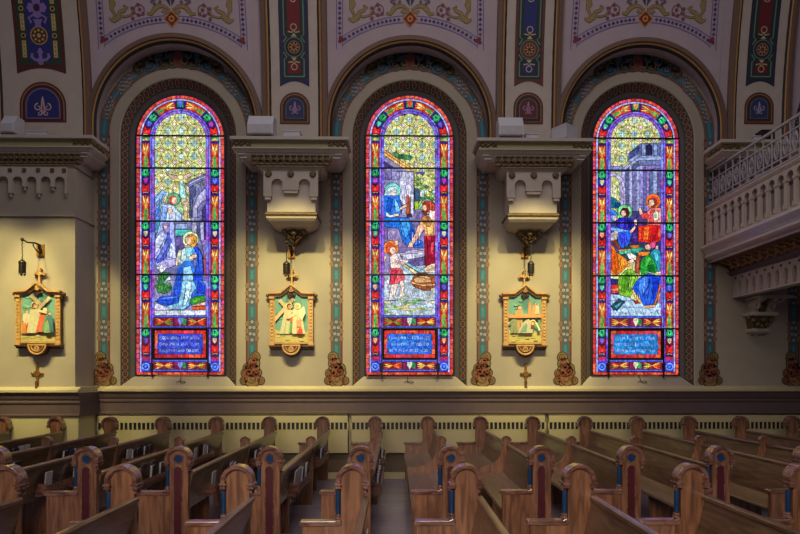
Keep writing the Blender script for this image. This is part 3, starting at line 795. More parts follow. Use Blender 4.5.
        fig('B', [(470,240),(590,180),(590,510),(465,510)], (118,120,172)); fig('B', [(410,215),(470,180),(590,125),(590,175),(450,240)], (108,108,160)); fig('B', [(430,212),(590,140),(590,152),(445,222)], (168,170,206), .3)
        fig('B', [(450,240),(500,225),(495,300),(470,380),(465,480),(450,480)], (76,82,130))
        fig('B', [(475,480),(478,390),(510,310),(560,255),(590,245),(590,505),(475,505)], (170,168,210)); fig('B', [(510,505),(512,400),(545,350),(590,328),(590,505)], (112,110,166)); fig('B', [(545,505),(548,410),(575,370),(590,365),(590,505)], (64,52,116))
        fig('B', [(465,470),(530,475),(525,500),(470,500)], (150,150,200))
        # dove and rays
        fig('B', [(330,185),(380,120),(432,180),(445,210),(380,200)], (240,226,120)); fig('B', [(262,125),(300,140),(350,150),(370,175),(320,180)], (214,176,160)); fig('B', [(395,175),(410,150),(455,128),(475,140),(430,180)], (222,186,176)); cir('B', 382, 165, 20, (244,232,170))
        fig('B', [(380,190),(402,190),(432,320),(395,330),(372,300)], (164,216,214)); fig('B', [(385,330),(430,330),(440,440),(400,430)], (206,210,150)); fig('B', [(345,400),(395,360),(410,440),(380,490)], (150,184,140))
        # angel
        fig('B', [(188,320),(240,262),(278,282),(240,345),(215,430),(205,505),(188,505)], (128,172,232)); fig('B', [(188,420),(222,380),(235,440),(215,505),(188,505)], (84,130,214))
        ln('B', [(196,400),(262,285)], (60,80,150), .6); ln('B', [(196,350),(245,275)], (206,224,246), .6); ln('B', [(192,470),(232,400)], (60,80,150), .6)
        halo('B', 330, 335, 52, (72,160,120), (110,190,150)); head('B', 325, 340, 34, SK, (196,84,52), 1)
        fig('B', [(245,375),(300,370),(335,385),(350,410),(392,445),(388,505),(222,505),(232,420)], (176,202,240)); fig('B', [(250,385),(285,400),(270,505),(225,505)], (126,162,228)); fig('B', [(300,440),(350,415),(340,505),(300,505)], (206,218,244))
        fig('B', [(290,400),(318,395),(322,425),(300,450),(286,430)], SK); fig('B', [(400,355),(440,345),(438,385),(410,400)], (230,196,170)); fig('B', [(405,430),(440,425),(435,480),(410,470)], (214,176,132))
        fig('C', [(232,45),(335,45),(335,150),(350,260),(345,330),(300,400),(205,395),(188,340),(188,180)], (160,170,232)); fig('C', [(188,190),(240,110),(265,170),(215,270),(188,300)], (196,204,244)); fig('C', [(240,60),(300,60),(300,160),(262,140)], (140,130,210)); fig('C', [(255,75),(285,80),(280,105),(255,105)], SK)
        fig('C', [(290,120),(318,200),(270,330),(205,368),(192,335),(250,260)], (74,92,206)); fig('C', [(240,255),(285,180),(290,240),(230,330),(200,340)], (112,126,224)); fig('C', [(310,205),(342,240),(352,330),(300,322),(296,270)], (196,206,244)); fig('C', [(210,390),(240,345),(350,330),(345,380),(290,405)], (176,168,232))
        # lilies
        fig('D', [(188,40),(215,30),(310,20),(320,70),(270,104),(210,95)], (56,124,64))
        for x, y in ((215,10),(250,0),(285,25),(300,55),(225,50)): fig('D', [(x-16,y),(x,y-10),(x+14,y+2),(x,y+14)], (90,170,80) if x % 2 else (34,90,50), .35)
        fig('C', [(200,400),(222,392),(240,372),(258,395),(292,385),(262,420),(240,440),(218,418)], (232,238,244)); fig('C', [(200,470),(230,468),(240,500),(210,505)], (226,230,244)); fig('C', [(260,475),(300,462),(312,490),(270,505)], (222,230,244)); fig('C', [(220,440),(270,435),(330,450),(290,470),(240,530),(210,520)], (50,120,60)); 
        # kneeling woman
        halo('C', 462, 185, 62, (226,232,160), (140,186,206)); fig('C', [(430,160),(470,140),(510,165),(512,215),(480,250),(455,225),(460,185)], (222,156,66)); head('C', 455, 190, 33, SK, (222,156,66), -1); 
        fig('C', [(420,235),(450,220),(470,245),(440,270),(405,265)], (206,170,110))
        fig('C', [(395,262),(420,245),(490,240),(520,300),(470,350),(380,390),(372,330)], (136,206,228)); fig('C', [(395,262),(425,250),(430,330),(385,385)], (196,226,226)); fig('C', [(370,270),(398,262),(385,330),(362,388),(345,380),(350,330)], (216,216,190))
        fig('C', [(480,245),(520,240),(552,300),(562,430),(548,534),(470,534),(500,400),(520,310)], (28,72,222)); fig('C', [(520,250),(550,310),(560,420),(530,430)], (50,104,238)); fig('C', [(480,260),(510,290),(515,330),(480,330)], (90,150,236))
        fig('C', [(440,322),(490,295),(516,308),(500,325),(455,340)], SK); fig('C', [(346,350),(368,345),(362,382),(348,385)], SK)
        fig('C', [(365,400),(420,352),(470,345),(500,400),(478,534),(340,534)], (52,120,228)); fig('C', [(408,400),(462,385),(482,450),(482,534),(402,534)], (150,204,240)); fig('C', [(372,410),(400,390),(395,470),(362,534),(345,534)], (34,82,214))
        fig('D', [(345,0),(548,0),(590,50),(590,110),(520,140),(430,220),(330,222),(255,190),(192,165),(230,128),(320,120)], (46,104,224)); fig('D', [(400,0),(482,0),(505,60),(470,110),(450,195),(410,225),(300,218),(275,200),(380,170)], (138,200,238)); fig('D', [(430,10),(470,10),(460,110),(425,190),(400,200),(425,100)], (186,226,244)); fig('D', [(192,160),(240,130),(330,115),(352,20),(388,20),(372,150),(300,192)], (40,84,222)); fig('D', [(520,0),(575,50),(570,105),(510,100)], (26,60,200)); ln('D', [(210,160),(340,150)], (20,40,120), .6); ln('D', [(250,140),(350,130)], (120,170,240), .5)
        fig('D', [(455,155),(500,125),(572,118),(580,158),(500,188),(470,190)], (42,146,52)); fig('D', [(480,160),(520,140),(550,150),(500,175)], (110,190,70), .3); fig('D', [(470,192),(578,162),(572,190),(500,200)], (232,176,168)); fig('D', [(470,205),(582,195),(582,228),(480,228)], (216,86,42))
        fig('D', [(180,170),(260,195),(330,225),(180,235)], (196,194,226)); fig('D', [(180,232),(590,228),(590,272),(180,272)], (206,214,232)); 
        for x in (278, 385, 495): ln('D', [(x,230),(x+4,272)], LEAD, .4)
    elif i == 1:
        fig('B', [(180,190),(412,190),(412,534),(180,534)], (140,136,186)); fig('C', [(172,100),(585,100),(585,534),(172,534)], (124,112,168)); fig('D', [(172,150),(585,150),(585,534),(172,534)], (176,190,206)); fig('E', [(172,0),(585,0),(585,126),(172,126)], (178,194,206))
        for x in (240, 300, 355): ln('B', [(x,200),(x,420)], (70,60,110), .4)
        for y in (255, 415): ln('B', [(190,y),(410,y)], (70,60,110), .4)
        fig('B', [(300,195),(410,198),(410,530),(320,530),(318,420),(300,400)], (188,188,222)); fig('B', [(190,200),(240,200),(236,255),(192,255)], (108,98,160)); fig('B', [(310,260),(355,260),(355,300),(310,300)], (206,206,232), .3)
        fig('B', [(180,78),(300,140),(350,188),(180,188)], (150,142,196)); fig('B', [(180,110),(270,170),(180,170)], (70,56,116))
        fig('B', [(178,22),(240,60),(400,168),(412,188),(372,188),(300,148),(178,62)], (226,166,86)); ln('B', [(180,42),(390,182)], (120,60,30), .6); ln('B', [(180,56),(370,186)], (240,210,150), .5)
        fig('B', [(245,50),(275,35),(300,60),(340,62),(402,78),(385,105),(330,96),(290,95)], (64,130,76)); fig('B', [(290,60),(340,70),(330,90),(285,85)], (30,86,60), .3)
        # landscape
        fig('B', [(415,190),(590,190),(590,420),(560,440),(450,480),(415,490)], (206,206,130)); fig('B', [(420,195),(500,195),(480,225),(430,225)], (90,84,150))
        for k in range(90):
            x, y = rr.uniform(425, 585), rr.uniform(220, 420); s_ = rr.uniform(10, 24)
            fig('B', [(x-s_, y), (x, y-s_*.6), (x+s_, y+s_*.2), (x, y+s_*.7)], rr.choice([(96,150,84),(150,176,74),(206,200,120),(60,120,80),(176,206,216),(120,160,90)]), .3)
        fig('B', [(415,320),(450,330),(460,400),(440,470),(415,480)], (50,80,110)); fig('B', [(415,430),(445,420),(450,480),(418,490)], (150,190,50)); fig('B', [(455,350),(490,345),(490,395),(460,390)], (200,216,220))
        # seated woman
        halo('B', 248, 345, 62, (98,200,186), (140,216,206)); fig('B', [(178,400),(190,350),(225,312),(270,310),(296,335),(270,330),(240,350),(222,400),(240,440),(178,440)], (176,216,232)); head('B', 243, 362, 38, (244,212,206), (190,220,232), 1)
        fig('B', [(178,420),(215,400),(250,420),(285,470),(315,485),(278,534),(178,534)], (40,120,226)); fig('B', [(200,430),(235,430),(250,500),(210,520)], (24,80,196)); fig('B', [(250,430),(285,475),(270,510),(255,480)], (110,180,240)); fig('B', [(290,478),(330,452),(352,445),(356,464),(315,492)], SK)
        fig('B', [(345,310),(378,285),(398,325),(378,400),(358,372)], (220,216,244)); ln('B', [(362,310),(372,380)], (120,120,190), .6); fig('B', [(362,395),(388,395),(384,534),(358,534)], (180,92,66))
        fig('C', [(172,0),(300,0),(320,110),(290,165),(172,165)], (40,116,224)); fig('C', [(215,10),(250,30),(230,130),(195,120)], (22,80,196)); fig('C', [(260,10),(300,90),(318,110),(270,130)], (126,196,240)); fig('C', [(355,0),(372,0),(376,150),(350,150)], (176,84,60)); fig('C', [(360,140),(395,140),(395,165),(355,165)], (60,40,60))
        fig('C', [(298,98),(335,72),(355,62),(358,88),(310,110)], SK); fig('C', [(198,128),(235,150),(290,140),(292,160),(235,172),(200,160)], (214,230,236)); fig('C', [(255,140),(295,138),(292,160),(255,160)], SK)
        fig('C', [(178,172),(280,165),(370,170),(392,205),(420,300),(482,365),(482,400),(372,402),(325,350),(290,250),(178,240)], (32,112,218)); fig('C', [(300,180),(372,180),(390,250),(350,330),(320,300)], (70,156,236)); fig('C', [(385,230),(420,300),(470,370),(420,390),(380,330)], (20,76,196)); ln('C', [(310,200),(350,340)], (10,40,120), .6); ln('C', [(345,190),(385,330)], (10,40,120), .6)
        fig('C', [(200,248),(292,252),(322,345),(320,400),(210,400)], (146,130,180)); ln('C', [(228,250),(228,400)], (60,40,90), .6); fig('C', [(172,250),(212,250),(212,340),(172,340)], (112,92,160))
        # bearded man
        halo('C', 515, 85, 58, (120,206,176), (176,220,196)); fig('C', [(470,60),(500,36),(548,44),(578,80),(574,130),(545,140),(520,120),(490,90)], (168,62,40)); head('C', 500, 92, 30, (238,182,156), (168,62,40), -1); fig('C', [(472,112),(500,118),(520,118),(508,150),(485,150)], (140,52,34))
        fig('C', [(448,235),(475,165),(520,148),(580,165),(582,315),(498,312),(490,262)], (222,164,104)); fig('C', [(530,110),(575,120),(578,180),(545,190),(528,160)], (240,206,196)); fig('C', [(470,170),(520,160),(525,205),(485,215)], (186,108,64)); fig('C', [(510,220),(560,230),(560,300),(515,300)], (236,190,110)); fig('C', [(500,190),(545,200),(535,240),(500,235)], (206,140,84))
        fig('C', [(440,230),(470,225),(490,255),(455,310),(410,370),(398,415),(368,412),(362,375),(395,345),(420,290)], (232,180,160))
        fig('C', [(375,362),(400,360),(405,395),(380,418),(362,400)], (238,196,170)); ln('C', [(372,385),(385,410)], (120,60,50), .4)
        fig('C', [(490,310),(582,305),(582,534),(494,534)], (152,20,54)); fig('C', [(510,310),(545,315),(535,430),(512,410)], (206,40,66)); fig('C', [(550,380),(572,370),(560,480),(540,440)], (220,70,90)); ln('C', [(530,420),(520,530)], (70,0,20), .7)
        # steps
        fig('C', [(290,395),(480,400),(492,450),(300,470)], (122,104,164)); fig('C', [(300,440),(490,420),(492,460),(340,500)], (176,170,206)); fig('C', [(340,500),(492,462),(492,534),(330,534)], (112,96,158)); fig('D', [(330,120),(492,130),(492,190),(400,200)], (104,90,150)); fig('D', [(300,110),(480,95),(490,125),(360,150)], (190,190,214)); ln('D', [(350,90),(490,70)], (200,190,210), .9)
        fig('D', [(490,0),(582,0),(582,185),(500,205)], (150,18,52)); fig('D', [(540,20),(565,10),(560,110),(535,90)], (216,60,84)); ln('D', [(515,20),(520,190)], (70,0,20), .7); ln('D', [(570,20),(570,170)], (80,0,20), .6)
        # child with saw
        halo('D', 235, 62, 60, (232,140,50), (226,96,50)); head('D', 238, 76, 36, (242,206,190), (206,88,48), 1); fig('D', [(262,6),(290,0),(292,34),(268,42)], SK); 
        fig('D', [(172,90),(225,110),(235,260),(172,262)], (146,132,186), .4)
        fig('D', [(225,130),(262,100),(290,105),(312,148),(368,155),(368,180),(312,192),(300,220),(235,220)], (244,220,212)); fig('D', [(262,150),(300,160),(345,165),(312,190),(270,170)], (216,176,176), .3); fig('D', [(166,165),(186,118),(204,128),(186,172)], (238,206,180)); fig('D', [(275,105),(300,100),(320,150),(300,150)], (196,190,226))
        fig('D', [(228,215),(312,212),(325,245),(346,295),(290,332),(218,342),(228,290)], (226,92,104)); fig('D', [(240,225),(285,225),(260,330),(225,335)], (196,50,76)); ln('D', [(310,230),(320,310)], (130,20,40), .5)
        fig('D', [(240,340),(292,332),(278,392),(246,432),(272,456),(216,462),(226,400)], (244,222,212)); fig('D', [(302,318),(332,305),(336,360),(328,402),(356,434),(298,436),(308,380)], (240,212,200))
        fig('D', [(335,176),(362,172),(492,236),(486,252),(455,250)], (146,196,226)); fig('D', [(328,188),(352,190),(442,246),(412,258)], (228,216,150))
        fig('D', [(486,212),(545,180),(582,178),(582,250),(500,246)], (220,196,166)); ln('D', [(500,235),(580,205)], (120,90,80), .5)
        # basket
        fig('D', [(385,320),(410,275),(450,250),(495,248),(582,285),(582,388),(480,385),(405,352)], (152,84,42)); fig('D', [(405,300),(470,265),(540,285),(540,320),(430,330)], (206,160,110)); fig('D', [(430,250),(495,250),(500,272),(435,275)], (120,50,36))
        for k in range(7): ln('D', [(405+k*24, 330-abs(3-k)*3), (425+k*22, 370)], (90,44,24), .6)
        ln('D', [(392,325),(480,345),(580,340)], (230,190,140), .8); ln('D', [(420,280),(540,300)], (110,60,36), .6); fig('D', [(540,370),(575,360),(575,400),(545,410)], (226,216,200))
        for k in range(60):
            fr, y = ('D', rr.uniform(420, 530)) if k % 2 else ('E', rr.uniform(5, 120))
            x = rr.uniform(185, 570); s_ = rr.uniform(22, 60)
            cc = rr.choice([(150,186,110),(176,190,206),(196,206,216),(120,170,110),(170,180,216),(206,196,140)])
            if fr == 'E' and y > 60: cc = rr.choice([(140,190,90),(120,176,80),(176,200,110),(196,206,216)])
            fig(fr, [(max(174,x-s_), y), (x, y-9), (min(583,x+s_), y+2), (x, y+11)], cc, .25)
    else:
        for k, (x0, x1) in enumerate(((265,300),(300,330),(330,352),(352,385),(385,410),(410,438),(438,462),(462,485),(485,512),(512,545),(545,585))):
            fig('B', [(x0,150),(x1,150),(x1,534),(x0,534)], ((160,158,206),(86,92,140),(168,170,214),(110,110,160),(150,156,206),(136,130,196),(96,100,156),(150,120,200),(84,110,150),(140,150,200),(92,86,140))[k], .35)
        fig('C', [(172,150),(585,150),(585,534),(172,534)], (66,58,120))
        for y in (330, 445): ln('B', [(300,y),(580,y)], (40,44,80), .4)
        fig('A', [(320,470),(415,392),(575,385),(575,534),(318,534)], (88,104,156)); fig('A', [(425,395),(455,395),(455,480),(425,480)], (130,146,196)); fig('A', [(460,410),(485,395),(505,410),(505,480),(460,480)], (30,26,64)); fig('A', [(515,395),(545,395),(545,480),(515,480)], (124,140,190)); fig('A', [(330,470),(405,410),(405,450),(330,510)], (60,70,120))
        fig('A', [(405,488),(575,484),(575,512),(400,516)], (150,166,210)); fig('A', [(320,534),(320,520),(400,470),(412,490),(360,534)], (136,150,200))
        fig('B', [(278,172),(300,150),(395,80),(580,72),(580,100),(400,104),(345,140),(290,188)], (146,160,206)); fig('B', [(400,104),(580,100),(580,140),(400,145)], (104,116,170)); fig('B', [(345,150),(400,110),(400,150),(345,185)], (70,84,140)); fig('B', [(450,140),(575,140),(575,160),(455,180)], (126,110,180))
        fig('B', [(172,150),(278,148),(300,190),(172,190)], (120,130,190)); 
        # arch with leaded view
        fig('B', [(172,200),(235,205),(285,250),(300,330),(300,470),(172,470)], (170,160,208)); fig('B', [(172,238),(205,225),(235,240),(256,290),(256,470),(172,470)], (206,208,136))
        for k in range(5):
            for kk in range(3):
                u, v = 186+kk*32, 262+k*42
                fig('B', [(u-13, v), (u, v-14), (u+13, v), (u, v+14)], rr.choice([(214,210,120),(226,226,220),(170,200,160)]), .35)
        ln('B', [(262,260),(280,330),(280,460)], (90,80,140), .5)
        fig('B', [(178,385),(215,395),(235,420),(258,430),(258,475),(176,475)], (18,110,130)); fig('B', [(210,430),(258,435),(258,470),(215,465)], (20,60,130)); cir('B', 240, 400, 14, (200,196,120), .3)
        # teacher
        halo('C', 512, 75, 58, (240,120,40), (226,86,50)); head('C', 508, 85, 34, (240,206,186), (140,52,36), -1); fig('C', [(492,108),(512,112),(528,105),(522,130),(505,138)], (150,60,40), .3)
        fig('C', [(428,182),(470,150),(490,128),(540,125),(574,130),(574,262),(465,262),(470,205),(440,212)], (234,120,116)); fig('C', [(490,150),(520,140),(515,250),(480,255)], (206,70,80)); fig('C', [(540,160),(572,150),(572,250),(545,250)], (246,170,150))
        fig('C', [(510,170),(530,148),(552,160),(548,220),(515,222)], (206,216,190)); fig('C', [(520,180),(540,175),(535,205),(520,205)], (120,160,130), .3)
        fig('C', [(396,130),(416,124),(430,165),(428,182),(408,180)], SK); fig('C', [(412,178),(462,160),(478,185),(470,205),(432,216)], (216,60,60))
        fig('C', [(385,270),(470,260),(575,262),(575,365),(530,430),(500,440),(470,395),(395,385)], (216,36,28)); fig('C', [(440,278),(482,275),(470,370),(432,375)], (240,120,44)); fig('C', [(500,280),(545,275),(550,360),(505,390)], (186,20,28)); fig('C', [(545,290),(572,285),(570,350),(548,355)], (240,90,50)); fig('C', [(395,280),(425,285),(415,370),(398,370)], (240,70,40)); fig('C', [(480,400),(530,380),(525,430),(500,440)], (226,80,140))
        # women
        fig('C', [(340,320),(392,250),(392,402),(338,412)], (56,34,116)); fig('C', [(355,330),(385,290),(380,390),(352,390)], (90,50,150), .3)
        halo('C', 198, 182, 52, (210,220,110), (150,200,160)); fig('C', [(174,140),(205,140),(232,170),(236,205),(215,235),(174,250)], (52,124,222)); head('C', 205, 205, 26, (236,206,196), (60,120,214), 1)
        halo('C', 290, 160, 58, (92,196,120), (140,216,160)); fig('C', [(250,165),(275,128),(312,130),(330,170),(315,200),(295,190),(262,190)], (88,34,32)); head('C', 290, 168, 30, (240,196,176), (88,34,32), -1)
        fig('C', [(228,222),(262,205),(312,200),(352,225),(362,258),(345,310),(320,335),(240,320),(228,265)], (44,38,186)); fig('C', [(250,225),(290,230),(280,300),(248,300)], (70,66,220)); fig('C', [(310,215),(345,235),(335,290),(312,280)], (30,22,140))
        fig('C', [(172,268),(225,270),(262,292),(330,300),(345,330),(322,402),(300,445),(248,428),(228,340),(172,300)], (36,98,222)); fig('C', [(240,330),(300,320),(312,390),(270,425)], (56,70,226)); fig('C', [(178,275),(240,285),(320,305),(240,318),(180,296)], (110,170,240)); ln('C', [(285,330),(290,430)], (10,30,110), .6)
        fig('C', [(358,222),(376,215),(388,240),(380,262),(360,252)], SK); fig('C', [(322,312),(365,265),(374,280),(360,305),(338,326)], SK)
        # table, scrolls
        fig('C', [(320,410),(480,400),(500,470),(360,534),(240,500),(250,455)], (40,70,90)); fig('D', [(242,75),(332,62),(342,92),(255,106)], (72,184,160)); fig('D', [(330,45),(440,52),(402,86),(350,104)], (54,168,146)); fig('D', [(330,35),(400,30),(400,55),(335,58)], (216,120,40)); fig('D', [(390,85),(482,82),(470,110),(400,122)], (224,124,40)); fig('D', [(370,118),(412,112),(402,262),(366,240)], (150,70,44)); fig('D', [(380,150),(400,145),(398,230),(378,225)], (190,100,70), .3); fig('D', [(240,70),(330,62),(330,72),(245,82)], (230,160,60), .3)
        # elder in orange
        fig('C', [(174,335),(196,316),(222,318),(238,345),(222,380),(180,392)], (176,184,194)); fig('C', [(205,335),(230,345),(226,372),(206,372)], (226,186,166), .3); cir('C', 222, 318, 15, (214,180,160), .3); fig('C', [(180,380),(225,375),(260,430),(240,450)], (120,60,40))
        fig('D', [(172,30),(200,40),(225,90),(300,138),(322,180),(272,232),(216,270),(178,242)], (236,126,28)); fig('D', [(185,60),(230,110),(240,200),(215,255),(185,220)], (214,90,20)); fig('D', [(250,130),(300,150),(310,180),(262,215)], (246,160,50)); ln('D', [(205,100),(225,250)], (120,40,10), .6); ln('D', [(255,140),(245,225)], (120,40,10), .6)
        # listener in green seen from behind
        fig('D', [(300,100),(340,92),(378,118),(372,150),(322,140)], (226,226,214)); fig('D', [(322,150),(355,135),(362,170),(330,180)], (230,196,190)); fig('D', [(310,180),(356,165),(345,222),(312,222)], (200,176,110))
        fig('D', [(240,290),(262,260),(292,226),(345,220),(385,262),(390,300),(362,345),(334,430),(296,432),(246,410),(232,335)], (124,190,50)); fig('D', [(270,280),(310,240),(330,300),(290,400),(262,390)], (86,156,40)); fig('D', [(330,240),(370,280),(350,330),(325,400),(315,380)], (150,206,80)); ln('D', [(300,240),(280,410)], (40,80,10), .6); ln('D', [(340,250),(325,400)], (40,80,10), .6)
        # young man in green and blue
        fig('D', [(405,205),(410,160),(432,128),(482,98),(530,170),(545,215),(520,252),(470,238),(415,275)], (28,150,48)); fig('D', [(435,150),(480,115),(495,160),(450,200)], (70,190,70)); fig('D', [(460,190),(510,180),(520,235),(480,235)], (16,104,40)); fig('D', [(478,100),(520,60),(560,75),(570,150),(562,232),(540,240),(528,180)], (40,144,180)); fig('D', [(500,95),(540,85),(552,150),(530,160)], (86,196,214)); fig('D', [(528,12),(552,4),(572,20),(568,62),(530,55)], (40,50,100)); fig('D', [(526,40),(545,38),(542,66),(522,62)], (226,180,170), .3); fig('D', [(438,40),(470,24),(494,50),(478,72),(448,66)], (230,180,160)); fig('D', [(530,238),(565,235),(562,256),(532,255)], SK); fig('D', [(385,262),(412,260),(412,285),(388,285)], SK, .3)
        fig('D', [(342,372),(372,315),(402,285),(470,245),(560,278),(578,335),(545,430),(530,492),(432,500),(412,452)], (28,84,226)); fig('D', [(400,300),(460,260),(470,340),(420,420),(390,380)], (64,130,240)); fig('D', [(500,280),(550,290),(540,400),(505,450)], (16,52,190)); fig('D', [(440,400),(480,340),(500,400),(480,490),(445,485)], (50,104,236)); ln('D', [(480,260),(470,400),(450,490)], (0,20,100), .7); ln('D', [(440,290),(430,400)], (180,206,246), .5)
        fig('D', [(340,385),(354,374),(380,425),(420,470),(405,484),(365,440)], (222,186,110)); fig('D', [(552,330),(568,340),(545,420),(522,502),(508,492),(540,400)], (206,110,60)); fig('D', [(430,498),(520,490),(515,512),(440,520)], (226,170,120)); fig('D', [(355,465),(385,458),(400,480),(365,486)], (150,30,30))
        fig('D', [(180,342),(238,336),(242,400),(184,406)], (206,50,40)); fig('D', [(186,370),(236,366),(238,384),(188,388)], (240,150,110), .3)
        q0 = st[0]
        st[0] = .0036+.00002
        fig('D', [(172,285),(250,290),(250,534),(172,534)], (40,40,110), 0); 
        fig('D', [(172,408),(250,412),(330,432),(420,490),(585,480),(585,534),(172,534)], (168,200,230)); fig('E', [(172,0),(585,0),(585,134),(172,134)], (172,204,232))
        for x in (180, 235, 290, 345, 400, 455, 510): ln('E', [(x,10),(x+60,132)], (60,80,120), .35)
        for y in (50, 95): ln('E', [(175,y),(580,y)], (60,80,120), .35)
        fig('D', [(555,400),(585,380),(585,480),(545,480)], (160,120,150), .3)
        st[0] = q0
        fig('D', [(178,505),(240,443),(290,468),(228,534),(200,534)], (30,70,90)); fig('D', [(200,505),(242,465),(272,478),(232,520)], (84,160,190), .4)
        fig('E', [(185,40),(205,20),(285,5),(262,40),(225,85)], (30,70,90)); fig('E', [(205,42),(262,12),(250,38),(222,66)], (70,150,180), .4)
    fig_top = st[0]+.001
    loc(b.build('picture_glass', M['glass'], root))

    # ---- ornamental border and inscription
    b = MB(lambda u, v, off=0.0: g(u, v, off+fig_top)); b.any = True
    rr = random.Random(11+i)
    def band(r0, r1, col, o, gb=0.0):
        b.setc(col); b.stroke(path((r0+r1)/2, gb), r1-r0, o)
    band(25.5, 44.2, (20, 14, 30), 0)
    # red outer strip in short lengths
    Pp = path(42.3, 2.0, 30)
    acc = 0
    dense = []
    for k in range(len(Pp)-1):
        (x0, y0), (x1, y1) = Pp[k], Pp[k+1]; d = math.hypot(x1-x0, y1-y0); m = max(1, round(d/6.0))
        for t in range(m): dense.append((x0+(x1-x0)*t/m, y0+(y1-y0)*t/m))
    dense.append(Pp[-1])
    for k in range(len(dense)-1):
        (x0, y0), (x1, y1) = dense[k], dense[k+1]
        f0 = .05
        a = (x0+(x1-x0)*f0, y0+(y1-y0)*f0); c_ = (x1-(x1-x0)*f0, y1-(y1-y0)*f0)
        b.setc(rr.choice([(226, 74, 58), (206, 50, 56), (236, 96, 70), (206, 66, 116), (222, 84, 90)])); b.stroke([a, c_], 2.7, .0006)
    b.setc((172, 178, 242)); b.stroke(path(39.6, 3), 1.4, .0006)
    for r in (29.5, 27.0):
        pp = path(r, 12.0, 36)
        for k in range(len(pp)-1):
            b.setc(rr.choice([(140, 92, 214), (116, 104, 232), (160, 88, 200), (128, 140, 238), (104, 70, 206)])); b.stroke([pp[k], pp[k+1]], 1.5 if r > 29 else 2.4, .0006)
    # floral strip in (across, along) coordinates
    def Pm(sd, t, a):
        if t <= SPR: return (sd*(34.6+a), t)
        th = (t-SPR)/34.6
        return (sd*(34.6+a)*math.cos(th), SPR+(34.6+a)*math.sin(th))
    def leafp(mp, t0, h, bg=(22, 40, 84)):
        b.setc(bg); b.poly([mp(t0, -3.9), mp(t0, 3.9), mp(t0+h, 3.9), mp(t0+h, -3.9)], .0008)
        for cl, pts in (((40, 176, 90), [(.1, 0), (.35, 3.4), (.75, 3.6), (.6, 1.2)]), ((30, 150, 70), [(.1, 0), (.35, -3.4), (.75, -3.6), (.6, -1.2)]), ((60, 200, 120), [(.3, -1.4), (.95, -2.4), (.9, 2.2), (.3, 1.6)]), ((20, 60, 50), [(.45, -.5), (.8, -1), (.8, 1), (.45, .5)])):
            b.setc(cl); b.poly([mp(t0+p*h, a) for p, a in pts], .0011+.0001*pts[0][0])
    def budp(mp, t0, h, col, bg):
        b.setc(bg); b.poly([mp(t0, -3.9), mp(t0, 3.9), mp(t0+h, 3.9), mp(t0+h, -3.9)], .0008)
        b.setc(col); b.poly([mp(t0, 0), mp(t0+h*.5, -2.0), mp(t0+h, -1.9), mp(t0+h, 1.9), mp(t0+h*.5, 2.0)], .0012)
    def tulip(mp, t0, h, col=(216, 34, 34)):
        b.setc((70, 16, 60)); b.poly([mp(t0, -3.9), mp(t0, 3.9), mp(t0+h, 3.9), mp(t0+h, -3.9)], .0008)
        b.setc(col); b.poly([mp(t0+.12*h, -2.6), mp(t0+.3*h, -3.6), mp(t0+.95*h, -3.2), mp(t0+.7*h, 0), mp(t0+.95*h, 3.2), mp(t0+.3*h, 3.6), mp(t0+.12*h, 2.6), mp(t0+.28*h, 0)], .0012)
        b.setc((246, 90, 60)); b.poly([mp(t0+.3*h, -1.2), mp(t0+.62*h, 0), mp(t0+.3*h, 1.2)], .0014)
        b.setc((220, 190, 120)); b.stroke([mp(t0+.04*h, -2.6), mp(t0+.1*h, 0), mp(t0+.04*h, 2.6)], .5, .0014)
    def lily(mp, t0, h):
        b.setc((190, 36, 34)); b.poly([mp(t0, -3.9), mp(t0, 3.9), mp(t0+h, 3.9), mp(t0+h, -3.9)], .0008)
        for a1, t1, cl, wd in ((-3.9, .62, (232, 110, 40), .9), (3.9, .62, (226, 96, 34), .9), (-2.6, 1.0, (250, 206, 120), 1.0), (2.6, 1.0, (252, 216, 130), 1.0), (0, 1.06, (244, 140, 50), .8)):
            p0 = mp(t0-.2*h, 0); p1 = mp(t0+h*t1, a1)
            m1 = mp(t0+h*t1*.6, a1*.62-wd); m2 = mp(t0+h*t1*.6, a1*.62+wd)
            b.setc((60, 16, 14)); b.poly([p0, mp(t0+h*t1*.6, a1*.62-wd-.4), mp(t0+h*t1+.4, a1), mp(t0+h*t1*.6, a1*.62+wd+.4)], .00105+.0001*abs(a1))
            b.setc(cl); b.poly([p0, m1, p1, m2], .0011+.0001*abs(a1))
    def stems(mp, t0, h):
        b.setc((150, 50, 40)); b.poly([mp(t0, -3.9), mp(t0, 3.9), mp(t0+h, 3.9), mp(t0+h, -3.9)], .0008)
        for a, cl in ((-2.9, (206, 140, 60)), (-1.1, (70, 170, 80)), (.7, (60, 190, 100)), (2.5, (196, 110, 50))):
            b.setc(cl); b.poly([mp(t0, a-.7), mp(t0, a+.7), mp(t0+h, a*.5+.5), mp(t0+h, a*.5-.5)], .0012)
        b.setc((206, 40, 40)); b.poly([mp(t0+.1*h, -3.8), mp(t0+.1*h, -2.0), mp(t0+.4*h, -2.4), mp(t0+.4*h, -3.8)], .0013); b.poly([mp(t0+.5*h, 3.8), mp(t0+.5*h, 2.2), mp(t0+.85*h, 2.0), mp(t0+.85*h, 3.8)], .0013)
    buds = [(90, 120, 236), (214, 200, 170), (200, 60, 180), (80, 200, 150), (226, 160, 110), (110, 90, 220)]
    bgs = [(60, 30, 120), (40, 60, 160), (120, 20, 60)]
